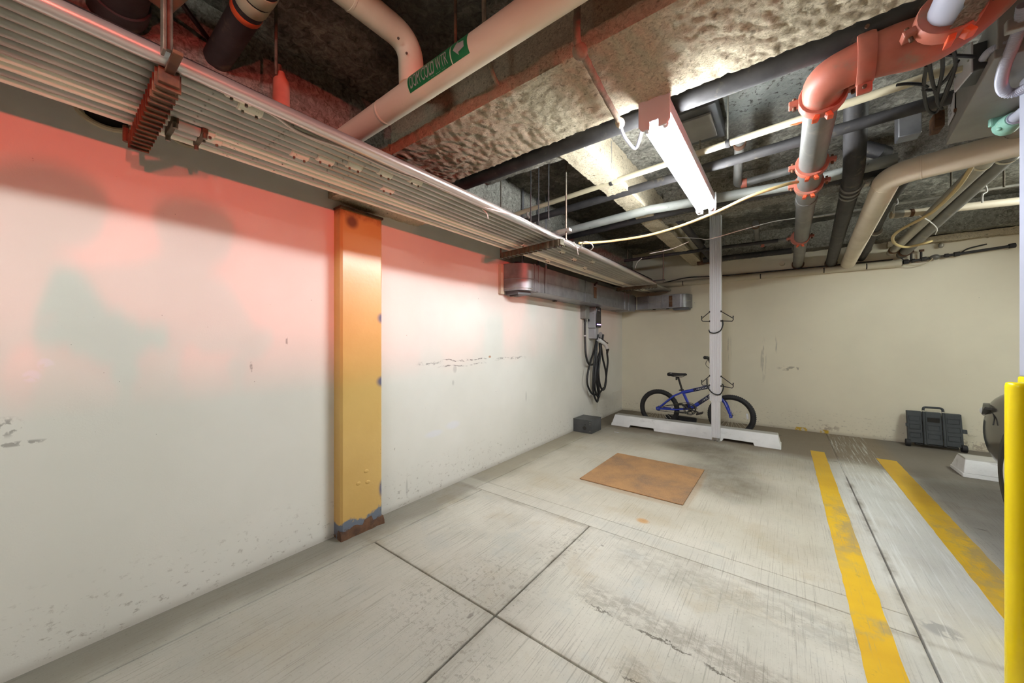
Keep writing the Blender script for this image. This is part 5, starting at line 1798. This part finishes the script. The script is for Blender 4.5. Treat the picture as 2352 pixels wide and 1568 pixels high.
# stickers with the bike's lettering
def sticker(parent, a, b, r, k0, k1, w_, word, size, off=.0, yoff=0.0):
    a, b = Vector(a), Vector(b)
    d = (b - a).normalized()
    up = Vector((-d.z, 0, d.x))
    L = (b - a).length
    g = G()
    secs = []
    for i in range(9):
        an = math.radians(-62 + 124 * i / 8)
        q = Vector((0, -1, 0)) * (r + .0007) * math.cos(an) + up * (r + .0007) * math.sin(an)
        secs.append([a + d * L * k0 + q + up * 0, a + d * L * k1 + q])
    vs = [p for s in secs for p in s]
    fs = [(2 * i, 2 * i + 1, 2 * i + 3, 2 * i + 2) for i in range(8)]
    o = G().add(vs, fs).build('decal', M['navy'], parent, 60)
    v, f = text_geo(word, 1.0, 5)
    wx, hy = max(p for p, _ in v), max(q for _, q in v)
    sh = .25
    vv = []
    ww = L * (k1 - k0) * w_
    for (x, y) in v:
        h = (y / hy - .5) * size
        an = h / (r + .002)
        s = x / wx * ww + h * sh
        vv.append(a + d * (L * (k0 + off * (k1 - k0)) + s) + Vector((0, -1, 0)) * (r + .0022) * math.cos(an) + up * (r + .0022) * math.sin(an))
    G().add(vv, f).build('lettering', M['white_print'], o, 0)
    # pale flash before the word
    fl_ = []
    for (s, h) in ((-.24 * ww, -.012), (-.05 * ww, .010), (-.02 * ww, .004), (-.04 * ww, -.001)):
        an = h / r
        fl_.append(a + d * (L * (k0 + off * (k1 - k0)) + s) + Vector((0, -1, 0)) * (r + .0018) * math.cos(an) + up * (r + .0018) * math.sin(an))
    G().add(fl_, [(0, 1, 2, 3)]).build('flash', M['white_print'], o, 0)


sticker(tt, SCL + Vector((.005, 0, -.012)), HT + Vector((.004, 0, -.022)), .0215, .34, .97, .66, 'ROCK IT', .020, .22)
sticker(dt, BB + Vector((.01, 0, .01)), HB + Vector((-.004, 0, .02)), .024, .30, .97, .62, 'HUFFY', .027, .30)
v, f = text_geo('HUFFY', .024)
d = (B(-.565, .40) - B(FH[0], FH[1])).normalized()
upv = Vector((d.z, 0, -d.x))
q = B(-.578, .45)
G().add([q - d * .11 * (x / .09) + Vector((0, -.046 - .0155, 0)) - upv * (y - .008) * .7 for x, y in v], f).build('fork_lettering', M['white_print'], t, 0)
# saddle and post
sp0 = SCL + (SCL - BB).normalized() * .015
sp1 = B(-1.105, .690)
G().tube([sp0, sp1], .0125, 14).build('seat_post', M['black_metal'], t)
G().tube([sp0 + Vector((0, 0, -.004)), sp0 + (sp1 - sp0).normalized() * .016], .022, 14).build('seat_clamp', M['black_metal'], t)
G().tube([sp0 + Vector((-.005, 0, .004)), sp0 + Vector((-.035, -.02, 0))], .006, 8).build('quick_release', M['black_metal'], t)
secs = []
for k in range(15):
    u = k / 14
    x = -1.228 + .230 * u
    hw = .070 * (1 - u) ** 1.3 + .018 + (-.02 if u > .93 else 0) - (.025 if u < .05 else 0)
    zt = .747 - .006 * math.sin(u * PI) - .004 * u - (.008 if u in (0, 1) else 0)
    zb = .694 + .018 * u + (.006 if u in (0, 1) else 0)
    row = []
    for j in range(12):
        a = 2 * PI * j / 12
        row.append(Vector((x, YK + hw * math.cos(a), (zt + zb) / 2 + (zt - zb) / 2 * math.copysign(abs(math.sin(a)) ** .7, math.sin(a)))))
    secs.append(row)
sd = G().loft(secs).build('saddle', M['rubber'], t, 60)
G().obox((-1.185, YK - .045, .737), (.014, 0, .002), (0, .012, 0), (0, 0, .002)).build('saddle_badge', M['white_print'], sd, 0)
for s in (-1, 1):
    G().tube(bez([(-1.20, YK + s * .02, .708), (-1.16, YK + s * .02, .692), (-1.06, YK + s * .018, .692), (-1.03, YK + s * .012, .708)], 4), .0035, 6).build('saddle_rail', M['black_metal'], t)
G().obox((-1.122, YK - .012, .672), (.010, 0, 0), (0, .010, 0), (0, 0, .024)).build('saddle_reflector', M['black_metal'], t, 0, .004)
# chainset
G().cyl((BB.x, YK - .045, BB.z), (BB.x, YK + .045, BB.z), .02, 16).build('bottom_bracket', M['black_metal'], t)
circ = lambda c, r, n, y: [(c[0] + r * math.cos(2 * PI * k / n), y, c[1] + r * math.sin(2 * PI * k / n)) for k in range(n)]
yc = YK - .048
G().tube(circ((BB.x, BB.z), .060, 36, yc), .005, 8, closed=True).build('chainring', M['black_metal'], t)
G().tube(circ((BB.x, BB.z), .072, 40, yc - .006), .004, 8, closed=True).build('chain_guard', M['black_metal'], t)
for k in range(5):
    a = 2 * PI * k / 5 + .3
    G().tube([(BB.x, yc, BB.z), (BB.x + .06 * math.cos(a), yc, BB.z + .06 * math.sin(a))], .006, 6).build('spider_arm', M['black_metal'], t)
G().tube([(BB.x, yc, BB.z + .060), (RH[0], yc, RH[1] + .028)], .0035, 6).build('chain', M['iron'], t)
G().tube([(BB.x, yc, BB.z - .060), (RH[0], yc, RH[1] - .028)], .0035, 6).build('chain', M['iron'], t)
pts = [(BB.x + .085, BB.z + .01), (BB.x + .07, BB.z + .045), (BB.x + .02, BB.z + .083), (BB.x - .08, BB.z + .075), (RH[0] + .10, RH[1] + .05), (RH[0] + .08, RH[1] + .03)]
G().tube(bez([(x, yc - .012, z) for x, z in pts], 5), .004, 6).build('chain_cover', M['strut'], t)
G().cyl((RH[0], yc - .003, RH[1]), (RH[0], yc + .003, RH[1]), .030, 20).build('sprocket', M['iron'], t)
for s, ce in ((-1, B(-.855, .262, yc - .012)), (1, B(-1.055, .318, YK + .06))):
    a0 = B(BB.x, BB.z, ce.y)
    G().tube([a0, ce], [.011, .008], 10).build('crank', M['black_metal'], t)
    G().obox(ce + Vector((.022, s * .045 * 1, -.004)), (.034, 0, .012), (0, .042, 0), (-.003, 0, .010)).build('pedal', M['black_metal'], t, 0, .004)
G().tube(bez([(-.945, YK - .03, .262), (-1.0, YK - .05, .245), (-1.12, YK - .06, .235)], 4), .009, 8).build('kickstand', M['black_metal'], t)
G().tube(bez([B(-1.09, .335, YK - .055), B(-1.06, .345, YK - .06), B(-1.02, .33, YK - .06), B(-.985, .30, YK - .055)], 4), .014, 8).build('crank_boot', M['rubber'], t)
# bars
st = HT + Vector((-.012, 0, .045))
G().tube([HT, st], .016, 12).build('steerer', M['black_metal'], t)
cl = st + Vector((.035, 0, .012))
G().tube([st, cl], .018, 12).build('stem', M['black_metal'], t)
bp = [cl + Vector((0, -.02, 0)), cl + Vector((-.012, -.07, .03)), cl + Vector((-.060, -.13, .25)), cl + Vector((-.070, -.165, .268)), cl + Vector((-.088, -.30, .275))]
for s in (1, -1):
    q = [Vector((p.x, YK + (p.y - YK) * s, p.z)) for p in bp]
    G().tube([q[3] + Vector((0, 0, -.02)), q[3] + Vector((.02, -.03 * s, -.06)), q[3] + Vector((.03, -.06 * s, -.075))], .006, 8).build('brake_lever', M['black_metal'], t)
    G().tube(bez(q, 5), .0125, 10).build('handlebar', M['black_metal'], t)
    G().tube([q[3].lerp(q[4], .25), q[4]], .019, 12).build('grip', M['rubber'], t)
G().tube([cl + Vector((-.055, -.105, .19)), cl + Vector((-.055, .105, .19))], .008, 8).build('crossbar', M['black_metal'], t)
G().tube(bez([bp[3] + Vector((-.01, .02, -.02)), bp[3] + Vector((-.03, .05, -.10)), cl + Vector((.02, .02, .05)), HT + Vector((.03, -.025, .0)), tt and HT + Vector((-.05, -.03, -.02))], 5), .003, 6).build('brake_cable', M['cable'], t)
# black folding lock bag hanging by the rear wheel, behind the wheel stop
single('tool_roll', G().obox((-1.10, 5.20, .075), (.19, 0, -.004), (0, .05, 0), (0, 0, .075)), M['rubber'], 'low black bundle on the floor behind the blue bike', 'bundle', bevel=.02)

# ================================================================== FOLDING CRATE
t = thing('folding_crate', 'folded dark grey wheeled crate leaning on the cream back wall', 'crate', (1.29, 5.85, 0))
ca, cb = 1.098, 1.492
lean = .22


def cp(u, h, d):
    """point on the leaning front: u across 0..1, h up in m, d proud of the panel"""
    y = 5.79 + h * lean - d
    return Vector((ca + (cb - ca) * u, y, .045 + h))


def cbox(u0, u1, h0, h1, d0, d1):
    vs = [cp(u, h, d) for d in (d0, d1) for u, h in ((u0, h0), (u1, h0), (u1, h1), (u0, h1))]
    return G().add(vs, [(0, 1, 2, 3), (7, 6, 5, 4), (0, 4, 5, 1), (1, 5, 6, 2), (2, 6, 7, 3), (3, 7, 4, 0)])


H = .335
for (u0, u1, slot) in ((0, .285, 0), (.345, .645, 1), (.705, 1.0, 0)):
    o = cbox(u0, u1, 0, H, -.05, 0).build('panel', M['crate'], t, 0, .003)
    for k, h in enumerate((.055, .145, .232)):
        a, b = u0 + .035, u1 - .035
        if slot and k == 2:
            cbox(a, b, h, h + .045, 0, .0015).build('grip_slot', M['joint'], o, 0)
            cbox(a, b, h + .05, h + .056, 0, .004).build('rib', M['crate'], o, 0, .001)
            cbox(a, b, h - .012, h - .006, 0, .004).build('rib', M['crate'], o, 0, .001)
            continue
        for (p0, p1, q0, q1) in ((a, b, h, h + .006), (a, b, h + .050, h + .056), (a, a + .012, h, h + .056), (b - .012, b, h, h + .056)):
            cbox(p0, p1, q0, q1, 0, .005).build('rib', M['crate'], o, 0, .001)
for u in (.315, .675):
    G().tube([cp(u, -.005, .006), cp(u, H, .006)], .012, 12).build('hinge_tube', M['crate'], t)
G().tube(fillet([cp(.315, H - .01, .004), cp(.315, H + .052, .004), cp(.675, H + .052, .004), cp(.675, H - .01, .004)], .025), .011, 12).build('handle', M['crate'], t)
for u in (.315, .675):
    G().cyl(cp(u, H + .006, .006), cp(u, H + .014, .006), .0125, 12).build('handle_ferrule', M['steel_light'], t)
cbox(-.035, .0, .165, .20, -.01, .004).build('latch', M['crate'], t, 0, .002)
cbox(1.0, 1.075, .145, .185, -.015, .004).build('latch', M['crate'], t, 0, .002)
for u in (-.005, 1.005):
    q = cp(u, -.005, -.01)
    G().cyl((q.x - .018, q.y, .038), (q.x + .018, q.y, .038), .038, 22).build('caster', M['rubber'], t)
G().box((ca + .05, 5.795, .02), (cb - .03, 5.83, .04)).build('base_bar', M['black_metal'], t, 0, .004)

# ================================================================== YELLOW POST AND WHITE COLUMN
t = thing('guard_post', 'slim glossy yellow steel post with flat top by the stall stripes', 'post', (.60, 1.90, 0))
bx, by = .6005, 1.9005
G().tube([(bx, by, 0), (bx, by, 1.005), (bx, by, 1.016), (bx, by, 1.019)], [.0262, .0262, .0245, .020], 28).build('sleeve', M['yellow_post'], t, 50)
G().tube([(bx, by, 0), (bx, by, .010)], [.032, .030], 24).build('base_plate', M['yellow_post'], t, 50, .003)
t = thing('steel_column', 'square white steel column with yellow lower part behind the slim post', 'column', (.79, 2.16, 0))
G().box((.709, 2.09, 1.02), (.86, 2.24, 2.62)).build('upper_shaft', M['white_post'], t, 0, .006)
G().box((.706, 2.087, 0), (.863, 2.243, 1.02)).build('yellow_sleeve', M['yellow_post'], t, 0, .006)

# ================================================================== CARS


def car(label, lit):
    """compact hatchback, nose toward +y, built round its own centre"""
    t = thing('car', label, 'car', (0, 0, 0))
    L2 = 1.90
    st = [  # y, half width, sill z, shoulder z, bonnet/deck z
        (1.90, .60, .34, .54, .60), (1.86, .73, .27, .61, .68), (1.78, .81, .235, .66, .75), (1.64, .855, .215, .71, .81), (1.45, .872, .20, .76, .87),
        (1.2, .865, .20, .80, .92), (.95, .872, .20, .84, .955), (.6, .875, .20, .87, .97), (0, .878, .20, .89, .95), (-.8, .875, .20, .92, .97),
        (-1.3, .865, .20, .94, 1.0), (-1.6, .84, .22, .92, 1.02), (-1.78, .80, .24, .88, 1.0), (-1.86, .74, .28, .80, .92), (-1.90, .66, .34, .70, .80)]
    secs = []
    for (y, w_, zs, zh, zt) in st:
        half = [(w_ * .80, zs), (w_ * .95, zs + .04), (w_, zs + (zh - zs) * .45), (w_ * .992, zs + (zh - zs) * .75), (w_ * .965, zh), (w_ * .88, zh + (zt - zh) * .62), (w_ * .6, zt - .004), (w_ * .25, zt + .012)]
        row = [Vector((x, y, z)) for x, z in half] + [Vector((-x, y, z)) for x, z in reversed(half)]
        secs.append(row)
    body = G().loft(secs).build('body', M['car'], t, 60)
    s = body.modifiers.new('s', 'SUBSURF')
    s.levels = s.render_levels = 2
    # roof and pillars, windows
    rp = [(.35, 1.36, .56), (.15, 1.43, .60), (-.4, 1.46, .62), (-1.0, 1.44, .61), (-1.45, 1.38, .57), (-1.58, 1.34, .54)]
    secs = []
    for (y, z, w_) in rp:
        secs.append([Vector((x * w_, y, z + dz)) for x, dz in ((-1, -.03), (-.96, 0), (-.5, .025), (0, .033), (.5, .025), (.96, 0), (1, -.03), (0, -.012))])
    G().loft(secs).build('roof', M['car'], t, 60)
    for sx in (-1, 1):
        for (b0, b1, r) in (((.80, .98, .96), (.56, .33, 1.36), .03), ((.83, -.35, .93), (.615, -.40, 1.43), .035), ((.80, -1.45, .99), (.555, -1.50, 1.37), .06)):
            G().tube([(sx * b0[0], b0[1], b0[2]), (sx * b1[0], b1[1], b1[2])], r, 10).build('pillar', M['car'], t)
        q = lambda a: [Vector((sx * x, y, z)) for x, y, z in a]
        for w_ in ([(.80, .92, .95), (.83, -.33, .925), (.612, -.38, 1.42), (.565, .32, 1.35)], [(.83, -.37, .925), (.80, -1.43, .985), (.557, -1.48, 1.365), (.612, -.42, 1.42)]):
            G().add(q(w_), [(0, 1, 2, 3)]).build('side_window', M['glass'], t, 0)
        # mirror
        G().ball((sx * .93, .20, .99), .08, .045, .055).build('mirror', M['car'], t)
        # headlamp wraps the corner
        secs = []
        for k in range(7):
            u = k / 6
            y = 1.845 - .36 * u ** 1.3
            x = .70 + .165 * u ** .55
            hh = .050 * (1 - u) ** .4 + .008
            zc = .615 + .055 * u
            secs.append([Vector((sx * (x + .018), y + .014, zc - hh)), Vector((sx * (x + .012), y + .012, zc + hh * .9)), Vector((sx * (x - .05), y - .02, zc + hh)), Vector((sx * (x - .05), y - .02, zc - hh))])
        hl = G().loft(secs).build('headlamp', M['car_dark'], t, 50)
        G().ball((sx * .79, 1.70, .625), .055, .05, .042).build('reflector_bowl', M['alu'], hl)
        # tail lamp
        tl = G().box((sx * .65 - .09, -1.905, .70), (sx * .65 + .09, -1.80, 1.26)).build('tail_lamp', M['car_dark'], t, 0, .02)
        if lit:
            G().box((sx * .65 - .07, -1.912, .73), (sx * .65 + .07, -1.904, 1.23)).build('lamp_glow', M['tail'], tl, 0)
        for yw in (.97, -1.22):
            cx, cz, r = sx * .79, .312, .312
            circ = lambda rr, x: [(x, yw + rr * math.cos(2 * PI * k / 40), cz + rr * math.sin(2 * PI * k / 40)) for k in range(40)]
            wt = G().tube([(cx - .10, yw, cz), (cx - .085, yw, cz), (cx + .085, yw, cz), (cx + .10, yw, cz)], [.26, r, r, .26], 40).build('tyre', M['rubber'], t, 50)
            G().tube([(cx + sx * .088, yw, cz), (cx + sx * .108, yw, cz)], [.205, .19], 30).build('wheel_disc', M['alu'], t, 50)
            G().tube([(sx * .76, yw, cz), (sx * .872, yw, cz)], [.35, .35], 40).build('wheel_arch', M['car_dark'], t, 50)
    G().add([(-.76, .95, .965), (.76, .95, .965), (.55, .35, 1.365), (-.55, .35, 1.365)], [(0, 1, 2, 3)]).build('windscreen', M['glass'], t, 0)
    G().add([(-.74, -1.62, 1.02), (.74, -1.62, 1.02), (.53, -1.57, 1.345), (-.53, -1.57, 1.345)], [(0, 1, 2, 3)]).build('rear_window', M['glass'], t, 0)
    G().box((-.45, 1.86, .30), (.45, 1.905, .42)).build('grille', M['car_dark'], t, 0, .01)
    # bonnet shut line and bumper seam
    for sx in (-1, 1):
        G().tube(bez([(sx * .55, 1.80, .722), (sx * .70, 1.60, .775), (sx * .765, 1.2, .895), (sx * .775, .95, .93)], 6), .004, 6).build('shut_line', M['car_dark'], t)
        G().tube(bez([(sx * .845, 1.50, .66), (sx * .862, 1.40, .62), (sx * .873, 1.38, .57)], 5), .0035, 6).build('seam', M['car_dark'], t)
    return t


nose = car('dark grey car nosed toward the second wheel stop, mostly hidden by the yellow post', False)
nose.location = (2.035, 2.63, 0)
back = car('dark car with lit red tail lamps waiting across the garage', True)
back.location = (9.56, -1.65, 0)
back.rotation_euler = (0, 0, -PI / 2)

# ================================================================== PHOTOGRAPHER AND TRIPOD (their shadows fall on the painted wall)
t = thing('camera_tripod', 'black camera tripod standing where the picture is taken', 'tripod', (.04, -.06, 0))
hx, hy = .05, -.07
G().tube([(hx, hy, .62), (hx, hy, 1.02)], .014, 12).build('centre_column', M['black_metal'], t)
G().tube([(hx, hy, .86), (hx, hy, .94)], [.045, .04], 14).build('shoulder', M['black_metal'], t)
G().tube([(hx, hy, 1.0), (hx, hy, 1.03), (hx, hy, 1.07)], [.022, .032, .02], 14).build('head', M['black_metal'], t)
for k in range(3):
    a = math.radians(100 + 120 * k)
    f = Vector((hx + .40 * math.cos(a), hy + .40 * math.sin(a), .005))
    p0 = Vector((hx + .035 * math.cos(a), hy + .035 * math.sin(a), .90))
    lg = G().tube([p0, p0.lerp(f, .45), p0.lerp(f, .46), f], [.016, .016, .012, .010], 10).build('leg', M['black_metal'], t)
    G().ball(f + Vector((0, 0, .008)), .014).build('foot', M['rubber'], t)
cb_ = Vector((hx + .02, hy - .02, 1.135))
fwd = Vector((FW[0], FW[1], 0))
sid = Vector((RT[0], RT[1], 0))
t2 = thing('photo_camera', 'black camera mounted on the tripod head', 'camera', cb_ - Vector((0, 0, .06)))
G().obox(cb_ - fwd * .03, sid * .07, fwd * .03, (0, 0, .05)).build('body', M['black_metal'], t2, 0, .008)
G().obox(cb_ - fwd * .03 + Vector((0, 0, .06)), sid * .03, fwd * .025, (0, 0, .015)).build('finder', M['black_metal'], t2, 0, .006)

# person bending to the camera from behind it
per = thing('person', 'person in dark clothes and a baseball cap bending over the camera tripod', 'person', (.38, -.48, 0))


def skin_body(name, verts, edges, rad, mat, parent, sub=2, root=0):
    me = bpy.data.meshes.new(name)
    o0 = ORG[parent]
    me.from_pydata([Vector(v) - o0 for v in verts], edges, [])
    o = bpy.data.objects.new(name, me)
    C.objects.link(o)
    o.parent = parent
    ORG[o] = o0
    me.materials.append(mat)
    sk = o.modifiers.new('skin', 'SKIN')
    for i, r in enumerate(rad):
        me.skin_vertices[0].data[i].radius = (r, r) if isinstance(r, float) else r
    me.skin_vertices[0].data[root].use_root = True
    sk.use_smooth_shade = True
    ss = o.modifiers.new('sub', 'SUBSURF')
    ss.levels = ss.render_levels = sub
    return o


bk = -fwd
O = Vector((hx, hy, 0))


def at(f, s, z):
    return O + fwd * f + sid * s + Vector((0, 0, z))


V = [at(-.50, 0, .92), at(-.47, 0, 1.06), at(-.42, 0, 1.18), at(-.34, 0, 1.28), at(-.29, 0, 1.345), at(-.25, 0, 1.40),   # 0 pelvis .. 5 skull base
     at(-.50, -.10, .88), at(-.46, -.13, .50), at(-.56, -.14, .09), at(-.44, -.16, .04),
     at(-.50, .10, .88), at(-.44, .14, .50), at(-.55, .16, .09), at(-.43, .18, .04),
     at(-.36, -.18, 1.28), at(-.32, -.28, 1.08), at(-.10, -.14, 1.14),
     at(-.36, .18, 1.28), at(-.32, .29, 1.08), at(-.10, .15, 1.12)]
Ed = [(0, 1), (1, 2), (2, 3), (3, 4), (4, 5), (0, 6), (6, 7), (7, 8), (8, 9), (0, 10), (10, 11), (11, 12), (12, 13), (3, 14), (14, 15), (15, 16), (3, 17), (17, 18), (18, 19)]
R_ = [(.15, .11), (.14, .10), (.16, .11), (.15, .10), .06, .055, .095, .062, .042, .038, .095, .062, .042, .038, .062, .045, .03, .062, .045, .03]
skin_body('body', V, Ed, R_, M['shirt'], per)
hd = at(-.19, 0, 1.475)
G().ball(hd, .082, .095, .115, 20, 14).build('head', M['skin'], per)
G().ball(hd + fwd * .09 + Vector((0, 0, -.02)), .014, .02, .02, 10, 6).build('nose', M['skin'], per)
for s in (-1, 1):
    G().ball(hd + sid * s * .083 + Vector((0, 0, -.005)), .012, .02, .03, 10, 6).build('ear', M['skin'], per)
    G().ball(hd + sid * s * .032 + fwd * .082 + Vector((0, 0, .005)), .010, .010, .008, 10, 6).build('eye', M['white_print'], per)
G().tube([hd + fwd * .083 - sid * .022 + Vector((0, 0, -.06)), hd + fwd * .087 + Vector((0, 0, -.06)), hd + fwd * .083 + sid * .022 + Vector((0, 0, -.06))], .005, 6).build('mouth', M['red'], per)
cap = G().ball(hd + Vector((0, 0, .045)), .094, .106, .085, 20, 12).build('cap', M['car_dark'], per)
secs = []
for k in range(9):
    a = math.radians(-60 + 120 * k / 8)
    o_ = fwd * math.cos(a) + sid * math.sin(a) * .8
    secs.append([hd + o_ * .085 + Vector((0, 0, .045)), hd + o_ * (.10 + .075 * math.cos(a * .9)) + Vector((0, 0, .03)), hd + o_ * (.10 + .075 * math.cos(a * .9)) + Vector((0, 0, .025)), hd + o_ * .085 + Vector((0, 0, .035))])
G().loft(secs).build('cap_brim', M['car_dark'], per, 50)
for s in (-1, 1):
    w0 = at(-.10, s * .145, 1.13)
    pv, pe, pr = [w0, w0 + fwd * .045 - sid * s * .01, w0 + fwd * .085 - sid * s * .025], [(0, 1), (1, 2)], [.028, (.036, .02), (.034, .018)]
    for j in range(4):
        b0 = w0 + fwd * .09 - sid * s * (.025 + .0) + Vector((0, 0, .030 - .02 * j))
        n0 = len(pv)
        ln = (.055, .065, .06, .045)[j]
        pv += [b0, b0 + fwd * ln * .5 - sid * s * .012, b0 + fwd * ln * .7 - sid * s * .035]
        pe += [(2, n0), (n0, n0 + 1), (n0 + 1, n0 + 2)]
        pr += [.010, .009, .008]
    n0 = len(pv)
    pv += [w0 + fwd * .05 - sid * s * .03 + Vector((0, 0, .028)), w0 + fwd * .085 - sid * s * .055 + Vector((0, 0, .035))]
    pe += [(1, n0), (n0, n0 + 1)]
    pr += [.011, .009]
    skin_body('hand', pv, pe, pr, M['skin'], per, 1)
